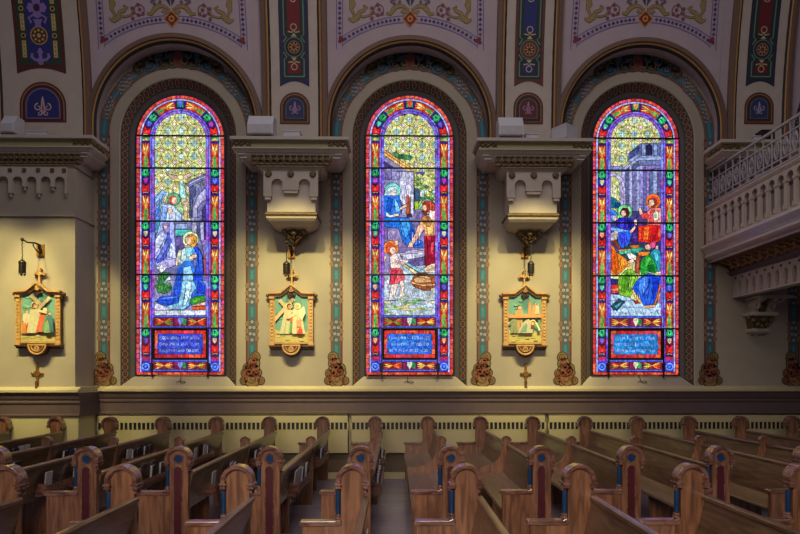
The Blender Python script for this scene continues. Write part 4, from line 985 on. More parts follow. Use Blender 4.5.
    for sd in (-1, 1):
        mp = lambda t, a, sd=sd: Pm(sd, t, a)
        for tb, tt in ((153.6, 206.7), (100.2, 153.6), (46.8, 100.2)):
            h = tt-tb; k = h/53.2
            stems(mp, tb+.8, 13.5*k); lily(mp, tb+14.3*k, 11.5*k)
            b.setc((50, 30, 130)); b.poly([mp(tb+26.2*k, -3.9), mp(tb+26.2*k, 3.9), mp(tb+28*k, 3.9), mp(tb+28*k, -3.9)], .0009)
            tulip(mp, tb+28.4*k, 9.5*k); budp(mp, tb+38*k, 5.6*k, rr.choice(buds), rr.choice(bgs)); leafp(mp, tb+43.8*k, 8.8*k)
        stems(mp, 207.5, 12); lily(mp, 219.8, 12); 
        b.setc((50, 30, 130)); b.poly([mp(232.3, -3.9), mp(232.3, 3.9), mp(234, 3.9), mp(234, -3.9)], .0009)
        b.setc((90, 140, 90)); b.poly([mp(234.4, -3.9), mp(234.4, 3.9), mp(238, 3.9), mp(238, -3.9)], .0009); b.setc((220, 190, 90)); b.poly([mp(235, -3), mp(235, 3), mp(237.5, 0)], .0011)
        tulip(mp, 240, 8.5); budp(mp, 248.6, 5.5, rr.choice(buds), (60, 30, 130)); leafp(mp, 254.3, 9)
        b.setc((60, 24, 110)); b.poly([mp(263.5, -3.9), mp(263.5, 3.9), mp(265, 3.9), mp(265, -3.9)], .0009)
        stems(mp, 265.2, 9); lily(mp, 274.2, 10.5)
        b.setc((60, 24, 120)); b.poly([mp(285, -3.9), mp(285, 3.9), mp(286.6, 3.9), mp(286.6, -3.9)], .0009)
        # lowest length beside the inscription
        leafp(mp, 37.3, 8.8); budp(mp, 31.4, 5.7, rr.choice(buds), (120, 20, 50)); tulip(mp, 20.4, 10.8)
        b.setc((40, 30, 110)); b.poly([mp(18.4, -3.9), mp(18.4, 3.9), mp(20.2, 3.9), mp(20.2, -3.9)], .0009)
        b.setc((206, 40, 44)); b.poly([mp(15.8, -3.9), mp(15.8, 3.9), mp(18.2, 3.9), mp(18.2, -3.9)], .0009)
        b.setc((120, 60, 200)); b.poly([mp(13.4, -3.9), mp(13.4, 3.9), mp(15.6, 3.9), mp(15.6, -3.9)], .0009)
        b.setc((70, 60, 190)); b.poly([mp(3.4, -4.4), mp(3.4, 4.4), mp(13, 4.4), mp(13, -4.4)], .0009)
        u, v = mp(8.4, 0); b.setc((120, 180, 240)); b.disc(u, v, 3.7, .0012, 18); b.setc((40, 70, 220)); b.disc(u, v, 2.8, .0014, 16); b.setc((90, 130, 240)); b.disc(u, v, 1.3, .0016, 10)
    # crown of the head
    mpc = lambda t, a: Pm(1, t, a)
    for sd in (-1, 1):
        b.setc((34, 150, 80)); b.poly([Pm(sd, 287, -2.8), Pm(sd, 287.4, 3.4), Pm(sd, 291.4, 2), Pm(sd, 291.4, -1)], .0011)
    b.setc(((80, 110, 230), (226, 70, 50), (220, 160, 90))[i]); b.poly([(0, SPR+31.6), (-2.6, SPR+36), (-2.2, SPR+38.6), (2.2, SPR+38.6), (2.6, SPR+36)], .0014)
    # horizontal floral strips
    for gc, hh in ((53.2, 4.1), (9.4, 3.6)):
        b.setc((20, 14, 30)); b.poly([(-27, gc-hh-2.4), (27, gc-hh-2.4), (27, gc+hh+2.6), (-27, gc+hh+2.6)], .0016)
        b.setc((80, 96, 226)); b.stroke([(-27, gc+hh+1.3), (27, gc+hh+1.3)], 1.5, .0018); b.stroke([(-27, gc-hh-1.2), (27, gc-hh-1.2)], 1.4, .0018)
        b.setc((126, 30, 44)); b.poly([(-26.6, gc-hh), (26.6, gc-hh), (26.6, gc+hh), (-26.6, gc+hh)], .0018)
        for sx in (-1, 1):
            for k in range(4):
                a = (-1.5+k)/1.5
                for dr, cl in ((1, (236, 110, 44)), (-1, (214, 150, 70))):
                    cx_ = sx*16.5
                    b.setc(rr.choice([cl, (240, 200, 90), (226, 70, 40), (120, 150, 60)])); b.poly([(cx_, gc), (cx_+dr*4.5, gc+a*hh*.5+.9), (cx_+dr*9, gc+a*hh*.95), (cx_+dr*4.5, gc+a*hh*.5-.9)], .0022+.0001*k)
            b.setc((60, 24, 100)); b.stroke([(sx*6.8, gc-hh), (sx*6.8, gc+hh)], 1.1, .0022)
        b.setc((40, 150, 80)); b.poly([(1.5, gc-hh*.4), (5.5, gc-hh*.9), (6, gc+hh*.6), (2.5, gc+hh)], .0022); b.setc((130, 30, 80)); b.poly([(-1.5, gc-hh*.4), (-5.5, gc-hh*.9), (-6, gc+hh*.6), (-2.5, gc+hh)], .0022)
        b.setc(((120, 130, 226), (206, 226, 210), (226, 230, 190))[i]); b.poly([(0, gc-hh), (-2.4, gc+hh*.2), (-2.2, gc+hh), (2.2, gc+hh), (2.4, gc+hh*.2)], .0026)
    # bottom red strip
    for k in range(12):
        x0 = -43.5+k*7.25; b.setc(rr.choice([(224, 74, 50), (206, 56, 44), (232, 96, 60)])); b.poly([(x0+.2, .4), (x0+7.0, .4), (x0+7.0, 2.6), (x0+.2, 2.6)], .0020)
    # inscription light
    b.setc((14, 10, 16)); b.poly([(-27.4, 15.5), (27.4, 15.5), (27.4, 46.5), (-27.4, 46.5)], .0018)
    for k in range(9):
        x0 = -25.4+k*5.65
        for y0 in (17.4, 41.4):
            b.setc(rr.choice([(220, 50, 40), (196, 36, 48), (226, 90, 50), (206, 60, 80)])); b.poly([(x0+.15, y0), (x0+5.5, y0), (x0+5.5, y0+3.2), (x0+.15, y0+3.2)], .0021)
    for k in range(4):
        y0 = 21+k*5.1
        for x0 in (-25.4, 22.6):
            b.setc(rr.choice([(220, 50, 40), (196, 36, 48), (226, 100, 60), (206, 90, 110)])); b.poly([(x0, y0), (x0+2.9, y0), (x0+2.9, y0+4.9), (x0, y0+4.9)], .0021)
    fld = ((50, 70, 200), (34, 100, 216), (34, 130, 214))[i]
    b.setc(fld); b.poly([(-22, 21), (22, 21), (22, 41), (-22, 41)], .0022); b.poly([(-24, 28), (-22, 26.5), (-22, 34.5)], .0023); b.poly([(24, 28), (22, 34.5), (22, 26.5)], .0023)
    for k in range(44):
        x, y = rr.uniform(-21, 17), rr.uniform(21.5, 39); w_ = rr.uniform(2, 5)
        b.setc(rr.choice([tuple(min(255, v+30) for v in fld), tuple(max(0, v-24) for v in fld), (90, 90, 210) if i == 0 else (40, 150, 220)])); b.poly([(x, y), (x+w_, y), (x+w_, y+1.5), (x, y+1.5)], .0024)
    for row in range(3):                     # worn, unreadable lettering
        x = -20.5; y = 37.2-row*6.3
        while x < 19:
            w_ = rr.uniform(.5, 1.1); h_ = rr.uniform(2.0, 3.3)
            b.setc(rr.choice([(150, 176, 236), (170, 150, 206), (190, 206, 226), (150, 200, 200)]))
            t = rr.random()
            if t < .45: b.poly([(x, y-h_/2), (x+w_*.6, y-h_/2), (x+w_*.6, y+h_/2), (x, y+h_/2)], .0027)
            elif t < .75: b.stroke([(x, y-h_/2), (x+w_*.7, y+h_/2), (x+w_*1.3, y-h_/2)], .4, .0027)
            else: b.ring(x+.6, y, .75, .4, .0027, 10, h_/2)
            x += w_+rr.uniform(.5, 1.5)+(1.4 if rr.random() < .18 else 0)
    loc(b.build('border_glass', M['glass_border'], root))
    # ---- saddle bars and the two bottom mullions
    for gv in BARS:
        z = GZ0+gv*GV; hw = GR if gv < SPR else math.sqrt(GR**2-((gv-SPR)*GV)**2)
        b = MB(); b.box(c-hw, c+hw, GY-fig_top-.035, GY-fig_top-.010, z-.013, z+.013)
        loc(b.build('saddle_bar', M['black'], root))
    for sx in (-1, 1):
        b = MB(); b.box(c+sx*28*GS-.013, c+sx*28*GS+.013, GY-fig_top-.035, GY-fig_top-.008, GZ0-.04, GZ0+46*GV)
        loc(b.build('mullion', M['black'], root))
    # cable hanging below the glass
    b = MB(); r2 = random.Random(i+40)
    x = c+(.0, -.05, .06)[i]
    pts = [(x, GY-.03, 1.80), (x+.02, W+.10, 1.735), (x+.01, W+.05, 1.685), (x+.07, W+.02, 1.655), (x+.12, W+.03, 1.675), (x+.09, W+.055, 1.695), (x-.02, W+.045, 1.685), (x-.06, W+.03, 1.668)]
    sm = []
    for k in range(len(pts)-1):
        for t in range(4): sm.append(tuple(pts[k][q]+(pts[k+1][q]-pts[k][q])*t/4 for q in range(3)))
    b.tube(sm, .005, 6)
    o = b.build('cable', M['black'])
    tag(o, 'thin dark cable lying on the sill of the %s stained glass window' % side, 'cable')
for i in range(3): window(i)
# ------------------------------------------------------------------ corbels carrying the vault piers
def leaf_tubes(b, x0, x1, z0, z1, yf, n):
    """carved running foliage: paired curling stems with buds"""
    w = (x1-x0)/n; h = z1-z0
    for k in range(n):
        cx = x0+w*(k+.5); zc = (z0+z1)/2
        for sg in (-1, 1):
            pts = []
            for t in range(9):
                a = math.radians(-90+sg*0)+sg*2*PI*.8*t/8; r = w*.30*(1-.08*t)
                pts.append((cx+sg*w*.2+r*math.cos(a)*.8, yf-.01-.004*t, zc+h*.34*math.sin(a)*(1-.07*t)))
            b.tube(pts, [.017-.001*t for t in range(9)], 5)
            b.ball((cx+sg*w*.24, yf-.02, zc), .026, 6)
        for dz, sx in ((.42, .09), (-.40, .05)):
            b.ball((cx, yf-.015, zc+h*dz), .05, 7, sx=1.4, sy=.6, sz=.55)
        b.ball((cx+w*.5, yf-.01, zc+h*.05), .032, 6, sz=2.2)
def arcade(b, x0, x1, n, zt, zleg, zmid, ra, zarc, ya, yb):
    """plate with n round arches; outer and dividing legs hang down as stepped feet"""
    w = (x1-x0)/n
    for k in range(n):
        cx = x0+w*(k+.5); zs = zarc-ra
        zl = zleg if k == 0 else zmid if (k % 2 if n > 2 else 1) else zleg
        zr = zleg if k == n-1 else zmid if ((k+1) % 2 if n > 2 else 1) else zleg
        poly = [(cx-w/2, zt), (cx-w/2, zl), (cx-ra, zl)]+arc(cx, zs, ra, 180, 0, 16)+[(cx+ra, zr), (cx+w/2, zr), (cx+w/2, zt)]
        b.prism(poly, ya, yb, 'y')
        for sx, zz in ((-1, zl), (1, zr)):
            xa, xb = (cx-w/2, cx-ra) if sx < 0 else (cx+ra, cx+w/2)
            b.box(xa+(.02 if sx > 0 or k == 0 else 0), xb-(.02 if sx < 0 or k == n-1 else 0), ya+.012, yb, zz-.05, zz+.002)
def corbel(xc, label, wide=False):
    e = empty('corbel', (xc, W, 5.0), label, 'corbel', 'carved corbels under the vault piers')
    S = 1.13 if wide else .98; A = .69 if wide else .455
    def fin(b, n, m, **k):
        o = b.build(n, m, e, **k); o.location = (-xc, -W, -5.0); return o
    YW = W-.005
    hid = xc > 6
    b = MB(); b.stack(xc, [(5.745, S, 11.20), (5.695, S, 11.20), (5.685, S-.012, 11.215)], 11.845); b.stack(xc, [(5.57, S-.03, 11.24), (5.555, S-.02, 11.225), (5.53, S-.05, 11.25), (5.50, S-.09, 11.27)], 11.86); fin(b, 'cornice', M['stone'])
    b = MB(); b.stack(xc, [(5.685, S-.03, 11.235), (5.64, S-.055, 11.262), (5.568, S-.035, 11.245)], 11.84); fin(b, 'cove_band', M['cove'])
    # scrolls at the ends of the cove band
    for sg in (-1, 1):
        b = MB()
        for k in range(6):
            x = xc+sg*(S-.10-.045*k); b.ball((x, 11.245, 5.635+(.018 if k % 2 else -.012)), .030-.002*k, 6, sy=.7)
        b.tube([(xc+sg*(S-.06-.04*k), 11.243, 5.635+.03*math.sin(k*1.6)) for k in range(8)], .012, 5)
        for k in range(5): b.ball((xc+sg*(S-.045), 11.36+.09*k, 5.635+(.015 if k % 2 else -.01)), .026, 6)
        b.tube([(xc+sg*(S-.045), 11.24+.05*k, 5.635+.012*(-1)**k) for k in range(11)], .014, 5)
        fin(b, 'scroll_ornament', M['gold_leaf'])
    Sb = S-.20 if not wide else A+.20
    b = MB(); b.stack(xc, [(5.50, S-.10, 11.28), (5.46, S-.13, 11.30)]+([] if hid else [(5.38, Sb, 11.36)]), YW); b.stack(xc, [(5.38, A+.1, 11.37), (5.29, A+.1, 11.40)], YW)
    for sg in (-1, 1):
        for zz, dx in () if hid else ((5.485, .17), (5.43, .2)): b.box(xc+sg*(S-dx)-.06, xc+sg*(S-dx)+.06, 11.278 if zz > 5.45 else 11.30, 11.34, zz-.018, zz+.004)
    fin(b, 'bed_moulding', M['stone'])
    b = MB(); leaf_tubes(b, xc-A-.2, xc+A+.2, 5.30, 5.475, 11.335, 18 if wide else 12); fin(b, 'leaf_frieze', M['gold_leaf'], smooth=True)
    b = MB(); b.stack(xc, [(5.292, A+.10, 11.31), (5.265, A+.10, 11.31), (5.25, A+.06, 11.33), (5.225, A+.02, 11.345)], YW); fin(b, 'impost_moulding', M['stone'])
    b = MB(); b.box(xc-A-.10, xc+A+.10, 11.305, 11.31, 5.262, 5.285); fin(b, 'gilt_fillet', M['gold_leaf'])
    if wide:
        b = MB(); arcade(b, xc-A, xc+A, 6, 5.225, 4.79, 4.90, .082, 5.07, 11.235, 11.298); fin(b, 'arcaded_plate', M['stone'])
        for k in range(7):
            x = xc-A+2*A*k/6; x = min(max(x, xc-A+.04), xc+A-.04)
            b = MB(); b.box(x-.03, x+.03, 11.22, 11.24, 5.14, 5.20); fin(b, 'stud', M['gold_leaf'])
        return e
    b = MB(); arcade(b, xc-A, xc+A, 2, 5.225, 4.79, 4.90, .092, 5.085, 11.35, 11.42); fin(b, 'arcaded_plate', M['stone'])
    for sx in (-1, 0, 1):
        b = MB(); b.lathe([(.001, -.035), (.045, -.03), (.055, -.012), (.06, 0)], (xc+sx*(A-.085), 11.35, 5.165), 12, axis='y'); fin(b, 'rosette', M['gold_leaf'])
    b = MB(); b.box(xc-.405, xc+.405, 11.42, YW, 4.545, 5.225); fin(b, 'block', M['stone'])
    b = MB(); b.stack(xc, [(4.545, .42, 11.40), (4.525, .44, 11.38), (4.50, .44, 11.38), (4.475, .425, 11.395)], YW); fin(b, 'string_moulding', M['gold_leaf'])
    b = MB(); b.stack(xc, [(4.475, .425, 11.40), (4.44, .42, 11.41), (4.40, .395, 11.45), (4.36, .35, 11.52), (4.33, .285, 11.60), (4.31, .22, 11.68)], YW); fin(b, 'bowl', M['stone'])
    if hid: return e
    # leaf pendant below the bowl
    b = MB(); b.stack(xc, [(4.31, .20, 11.70), (4.27, .17, 11.74), (4.17, .09, 11.82), (4.11, .045, 11.86), (4.09, .03, 11.88)], YW)
    for (dx, z, r, yy) in ((-.17, 4.27, .055, 11.70), (.17, 4.27, .055, 11.70), (0, 4.25, .06, 11.68), (-.09, 4.19, .05, 11.76), (.09, 4.19, .05, 11.76), (0, 4.15, .045, 11.82)):
        b.ball((xc+dx, yy, z), r, 8, sy=.8, sz=.8)
        b.tube([(xc+dx*.2, yy+.03, z-.10), (xc+dx*.7, yy, z-.04), (xc+dx*1.1, yy-.02, z+.015), (xc+dx*1.2+.01, yy-.045, z-.02)], [.012, .018, .016, .008], 5)
    fin(b, 'leaf_pendant', M['gold_leaf'], smooth=True)
    return e
corbel(XP[0], 'wide carved corbel with six small arches heading the left pier', True)
corbel(XP[1], 'carved corbel with two arches between the left and middle windows')
corbel(XP[2], 'carved corbel with two arches between the middle and right windows')
corbel(XP[3], 'dark carved corbel end showing behind the balcony railing')

# white fittings standing on the corbel cornices
def fitting(px0, px1, py0, py1, y0, dep, label, slope=0.0, name='uplight'):
    x0, z1 = U(px0, py0, y0); x1, _ = U(px1, py0, y0); z0 = 5.747
    e = empty(name, ((x0+x1)/2, y0+dep/2, z0), label, 'light box' if name == 'uplight' else 'box', 'white boxes on the corbels')
    w = (x1-x0)/2; h = z1-z0
    b = MB(); b.prism([(-dep/2, .06), (dep/2, .06), (dep/2, h), (-dep/2+dep*.35, h), (-dep/2, h*.55)], -w, w, 'x'); b.build('housing', M['white_plastic'], e, bevel=.008)
    b = MB(); b.box(-w+.05, w-.05, -dep/2+.08, dep/2-.05, 0, .06); b.build('foot', M['bronze'], e)
    b = MB(); b.box(-w+.03, w-.03, -dep/2-.004, -dep/2, .075, h*.53); b.build('front_lens', M['paper'], e)
    return e
fitting(247, 273, 113, 136, 11.25, .34, 'large white box standing on the left end of the corbel near the left window')
fitting(499, 524, 114.5, 136, 11.25, .34, 'large white box standing on the left of the corbel near the right window')
fitting(0, 13.5, 113, 136, 11.25, .34, 'white box standing on the left pier cornice at the edge of the photo')
# corner box with a gabled top seen at the right of the second corbel
x0, _ = U(555, 136, 11.3); x1, _ = U(582, 136, 11.3)
e = empty('uplight', ((x0+x1)/2, 11.55, 5.747), 'white box turned cornerwise, on the right end of the corbel near the right window', 'light box', 'white boxes on the corbels')
h = .30; w = .19
b = MB(); b.prism([(-.22, .02), (0, -.24), (.22, .02), (.22, .2), (-.22, .2)], .05, h-.03, 'z'); b.prism([(-.22, .02), (0, -.24), (.22, .02), (.22, .2), (-.22, .2)], h-.03, h, 'z'); b.build('housing', M['white_plastic'], e, bevel=.006)
b = MB(); b.box(-.15, .15, -.05, .15, 0, .05); b.build('foot', M['bronze'], e)
e.rotation_euler = (0, 0, math.radians(-8))
def lowbox(px0, px1, py0, label, mat='white_plastic', y0=11.42):
    x0, z1 = U(px0, py0, y0); x1, _ = U(px1, py0, y0)
    b = MB(); w = (x1-x0)/2; h = z1-5.747
    b.box(-w, w, -.1, .1, .012, h); b.box(-w-.01, w+.01, -.11, .11, h-.012, h+.006); b.box(-w+.03, w-.03, -.08, .08, 0, .012)
    o = b.build('junction_box', M[mat], bevel=.004); o.location = ((x0+x1)/2, y0+.1, 5.747)
    tag(o, label, 'box', 'low boxes on the corbels')
lowbox(283.5, 300, 131, 'low flat white box on the middle of the corbel near the left window')
lowbox(526, 538, 133.5, 'low flat white box on the middle of the corbel near the right window')
lowbox(26, 46, 131, 'low flat white box on the cornice of the left pier')
lowbox(754, 761, 136, 'small white box behind the balcony railing on the right corbel')
lowbox(762, 775, 130, 'black box behind the balcony railing on the right corbel', 'black')

# ------------------------------------------------------------------ station pictures on the wall
def station(xc, y, z0, idx, label, s=1.0):
    e = empty('station_picture', (xc, y, z0), label, 'religious picture', 'carved picture shrines on the wall')
    # local units are photo pixels at the wall: u right from the axis, v up from the frame foot
    kpx = .01757*s
    def X(u): return u*kpx
    D = .13
    def bx(b, u0, u1, v0, v1, d0, d1): return b.box(X(u0), X(u1), -d1, -d0, X(v0), X(v1))
    b = MB(); bx(b, -21.5, 21.5, 2, 50, 0.002, .085); b.prism([(X(-21), X(50)), (X(21), X(50)), (X(9), X(53)), (0, X(59)), (X(-9), X(53))], -.085, -.002); b.build('back_box', M['giltdark'], e)
    for sg in (-1, 1):
        b = MB(); u = sg*19.4
        bx(b, u-2.1, u+2.1, 4, 49, .085, D-.01); bx(b, u-2.6, u+2.6, 1.5, 4.2, .085, D+.005); bx(b, u-2.7, u+2.7, 48, 50.2, .085, D+.01)
        for t in range(12): b.ball((X(u), -(D-.006), X(8+t*3.3)), .018*s, 6, sy=.5, sz=1.2)
        b.build('pilaster', M['gilt'], e)
    b = MB(); bx(b, -17.3, 17.3, 3.2, 5, .085, D-.02); bx(b, -17.3, -16.2, 5, 52, .085, D-.03); bx(b, 16.2, 17.3, 5, 52, .085, D-.03); b.build('inner_moulding', M['gilt'], e)
    # gabled pediment
    b = MB()
    for (o, hgt, d) in ((0, 2.0, D+.045), (2.0, 1.3, D+.02), (3.2, 1.6, D)):
        top = [(-22.6+o*.3, 54.5-o), (-10.5, 55-o), (0, 63.2-o*1.15), (10.5, 55-o), (22.6-o*.3, 54.5-o)]
        low = [(u, v-hgt) for u, v in top]
        b.prism([(X(u), X(v)) for u, v in top]+[(X(u), X(v)) for u, v in reversed(low)], -d, -.06)
    b.prism([(X(u), X(v)) for u, v in ((-2.2, 56), (0, 60.5), (2.2, 56), (2.0, 54.6), (-2.0, 54.6))], -D-.03, -.06)
    b.build('pediment', M['gilt'], e, bevel=.003)
    for sg in (-1, 1):                        # side brackets
        b = MB(); b.lathe([(.004, -.03), (.03, -.02), (.035, 0), (.03, .02), (.004, .03)], (X(sg*24), -.07, X(51.5)), 10); bx(b, min(sg*21.4, sg*23.2), max(sg*21.4, sg*23.2), 46.5, 53.5, .03, .1)
        b.build('side_finial', M['giltdark'], e)
    b = MB(); b.lathe([(X(4.3), -D-.004), (X(4.3), -.085)], (0, 0, X(52.3)), 3, axis='y'); bx(b, -4, 4, 51.3, 52.9, .09, D+.01); b.build('pediment_boss', M['giltdark'], e)
    # trefoil cross on the apex
    b = MB(); cz = 71.5
    bx(b, -.8, .8, 62.4, 77, .03, .075); bx(b, -4, 4, cz-.8, cz+.8, .03, .075)
    for (u, v) in ((-4.2, cz), (4.2, cz), (0, 77.2)):
        for du, dv in ((0, 1.1), (0, -1.1), (1.1, 0), (-1.1, 0)): b.ball((X(u+du), -.05, X(v+dv)), X(1.05), 8, sy=.9)
    b.lathe([(X(2.0), -.08), (X(2.0), -.03)], (0, 0, X(cz)), 12, axis='y')
    b.build('cross_finial', M['gilt'], e)
    # foot moulding and half round medallion
    b = MB(); bx(b, -22.5, 22.5, 0, 2, .002, D); bx(b, -22, 22, -1.8, 0, .002, D-.03); b.build('foot_moulding', M['giltdark'], e, bevel=.003)
    b = MB(); b.prism([(X(u), X(v)) for u, v in [(-11, 2)]+arc(0, .5, 9.3, 190, 350, 20)+[(11, 2)]], -D-.02, -.002); b.build('apron', M['giltdark'], e)
    b = MB(); 
    b.any = False
    b.fn = lambda u, v, o=0: (X(u), -D-.02-o, X(v))
    b.sweep(arc(0, .8, 8.2, 180, 360, 24), [(-.9, 0), (-.5, .012), (.5, .012), (.9, 0)]); b.sweep(arc(0, .8, 5.6, 180, 360, 24), [(-.5, 0), (0, .012), (.5, 0)]); b.stroke([(-9, 1.6), (9, 1.6)], 1.6, .008)
    b.build('medallion_rim', M['gilt'], e)
    b = MB(); b.fn = lambda u, v, o=0: (X(u), -D-.02-o, X(v))
    b.disc(0, -2.0, 2.6, .006, 14); b.build('medallion_disc', M['gilt'], e)
    b = MB(); b.fn = lambda u, v, o=0: (X(u), -D-.02-o, X(v))
    for u in ((0,), (-.8, .8), (-1.2, 0, 1.2))[idx]: b.stroke([(u, -3.6), (u, -.6)], .5, .009)
    b.build('numeral', M['black'], e)
    # painted scene: coordinates of a 35 x 50 panel
    b = MB(); b.any = True; b.fn = lambda u, v, o=0: (X(u), -.088-o*2.2, X(v))
    st = [.002]
    def f(c, *pts): b.setc(c); b.poly(pts, st[0]); st[0] += .0006
    def dsc(c, u, v, r, ry=None): b.setc(c); b.disc(u, v, r, st[0], 12, ry); st[0] += .0006
    f((106, 158, 146), (-16.4, 4.8), (16.4, 4.8), (16.4, 50), (9, 50.5), (0, 57), (-9, 50.5), (-16.4, 50))
    rr = random.Random(idx+60)
    for k in range(14):
        u, v = rr.uniform(-14, 13), rr.uniform(24, 49); f(rr.choice([(120, 176, 160), (92, 146, 142), (134, 184, 166)]), (u-2.5, v), (u, v+1.2), (u+2.5, v+.2), (u, v-1.2))
    f((186, 172, 104), (-16.4, 4.8), (16.4, 4.8), (16.4, 15), (6, 16.5), (-4, 14.5), (-16.4, 17)); 
    for k in range(12):
        u, v = rr.uniform(-14, 12), rr.uniform(6, 14.5); f(rr.choice([(206, 186, 116), (164, 156, 84), (150, 160, 92), (214, 190, 120)]), (u-3, v), (u, v+.7), (u+3, v), (u, v-.7))
    WT, SKN, RD, GN, PK = (196, 188, 156), (226, 176, 132), (206, 96, 66), (92, 150, 110), (226, 150, 120)
    def person(u, v, h, robe, hair=(110, 66, 36), lean=0.0, arms=0, robe2=None):
        """standing figure: head, hair, robe with folds, sleeve"""
        w = h*.2
        f(robe, (u-w*1.1, v), (u+w*1.1, v), (u+w*.85+lean*.6, v+h*.55), (u+w*.75+lean, v+h*.82), (u+w*.3+lean, v+h*.88), (u-w*.3+lean, v+h*.88), (u-w*.75+lean, v+h*.82), (u-w*.85+lean*.6, v+h*.5))
        c2 = robe2 or tuple(max(0, int(c*.8)) for c in robe)
        f(c2, (u-w*.4, v+.3), (u-w*.1, v+.3), (u+lean*.5, v+h*.7)); f(c2, (u+w*.5, v+.3), (u+w*.75, v+.3), (u+w*.3+lean*.6, v+h*.6))
        dsc(hair, u+lean, v+h*.95, h*.085); dsc(SKN, u+lean+(.5 if arms >= 0 else -.5), v+h*.935, h*.065)
        if arms: f(robe, (u+lean, v+h*.8), (u+lean+arms*h*.32, v+h*.6), (u+lean+arms*h*.3, v+h*.5), (u+lean, v+h*.66)); dsc(SKN, u+lean+arms*h*.32, v+h*.56, h*.045)
    if idx == 0:
        f((214, 190, 150), (-8, 49), (-5.5, 51), (4, 42.5), (2, 40)); f((214, 190, 150), (11, 49), (13.3, 47), (1, 34.5), (-1, 37))
        person(-10.5, 14, 21, (232, 196, 170), robe2=(196, 90, 70)); person(-13.2, 12.5, 12, (206, 140, 70)); person(-8.8, 12.5, 10, (176, 70, 40))
        person(-3.5, 13, 28, WT, lean=1.5, arms=1, robe2=(196, 200, 170)); dsc((240, 220, 150), -2.0, 40.2, 3.4); dsc((120, 70, 40), -2.0, 39.8, 2.5); dsc(SKN, -1.5, 39.4, 1.8)
        person(4.2, 14, 21, RD, lean=2.5, arms=1, robe2=(226, 120, 90)); person(9.5, 14, 17, GN, lean=1, robe2=(60, 120, 96)); person(13, 14, 19, (70, 120, 130), robe2=(40, 80, 100)); person(11, 13, 12, (130, 170, 120)); dsc((236, 200, 150), 9.2, 35.5, 2.0)
        f((214, 190, 150), (3.5, 36), (11, 33.5), (11, 31.5), (3, 33.5))
    elif idx == 1:
        f((222, 186, 140), (-13, 46), (-10.5, 48), (-1, 36.5), (-3.4, 34.5)); f((222, 186, 140), (1, 49), (3.5, 47), (-16, 25), (-16.4, 29.5))
        person(-5.5, 13, 28, WT, lean=3, arms=1, robe2=(150, 176, 120)); dsc((240, 220, 150), -2.2, 41, 3.6); dsc((120, 70, 40), -2.0, 40.4, 2.6); dsc(SKN, -1.4, 40, 1.9)
        person(3.0, 14, 20, GN, robe2=(60, 110, 70), lean=-1); f(RD, (-1.5, 28), (4, 31), (4.5, 26), (0, 24))
        person(7.5, 13, 29, (224, 200, 160), lean=-1.5, arms=-1, robe2=PK); dsc((240, 220, 170), 6.6, 40.6, 3.2); dsc(SKN, 6.2, 40.0, 2.1); f((226, 214, 180), (8, 37), (13, 40.5), (14.5, 34), (11, 26), (8, 30))
        f(PK, (5.5, 20), (10, 20), (10, 27), (5.5, 27)); f((190, 80, 54), (6, 13), (12, 12.5), (11, 18), (8, 19))
    else:
        f((214, 146, 86), (3, 32), (6.5, 32), (6, 45), (3.5, 45.5)); f((222, 150, 92), (-16.4, 29), (16.4, 29.5), (16.4, 33), (-16.4, 32.5))
        person(-8, 16, 25, (186, 150, 104), lean=2, arms=1, robe2=(150, 84, 56)); person(-11, 14, 18, (140, 146, 112), arms=-1); person(9, 31, 13, PK, lean=.5, robe2=(206, 120, 90)); person(12, 33, 10, (226, 196, 156))
        f((222, 150, 92), (-16.4, 29), (16.4, 29.5), (16.4, 32.5), (-16.4, 32))
        f((184, 180, 156), (-7.5, 14), (-5, 20), (-1, 26), (3, 28), (7, 25), (8, 19), (7, 14)); f((130, 146, 126), (-6, 14), (-2, 22), (-1, 22), (-3, 14)); f((110, 150, 130), (-3, 15), (0, 24), (2, 22), (1, 15)); f((110, 66, 40), (5, 18), (8.5, 18), (9.5, 26), (6, 27)); dsc((236, 210, 140), 7.6, 24.6, 2.8); dsc((120, 70, 40), 7.6, 24, 2.2); dsc(SKN, 7.3, 23.4, 1.6)
        f(GN, (12, 16), (15, 16), (15, 27), (12.5, 27)); f((226, 216, 180), (10, 24), (11, 25), (15, 17), (13.5, 16))
    b.build('painted_scene', M['paint'], e)
    return e
zf = EYE+(375-347)*.01757
x_s2 = U(291.3, 347, 11.88)[0]; x_s3 = U(525, 347, 11.88)[0]; x_s1 = U(38.3, 347, 11.2)[0]
zf1 = U(38.3, 346.5, 11.2)[1]
station(x_s1, PY, zf1, 0, 'gilt framed picture of a man in white below a raised cross, on the left pier', .955)
station(x_s2, W, zf, 1, 'gilt framed picture of two figures meeting under a slanting cross, between left and middle windows')
station(x_s3, W, zf, 2, 'gilt framed picture of a man fallen under a cross beam, by the right window')

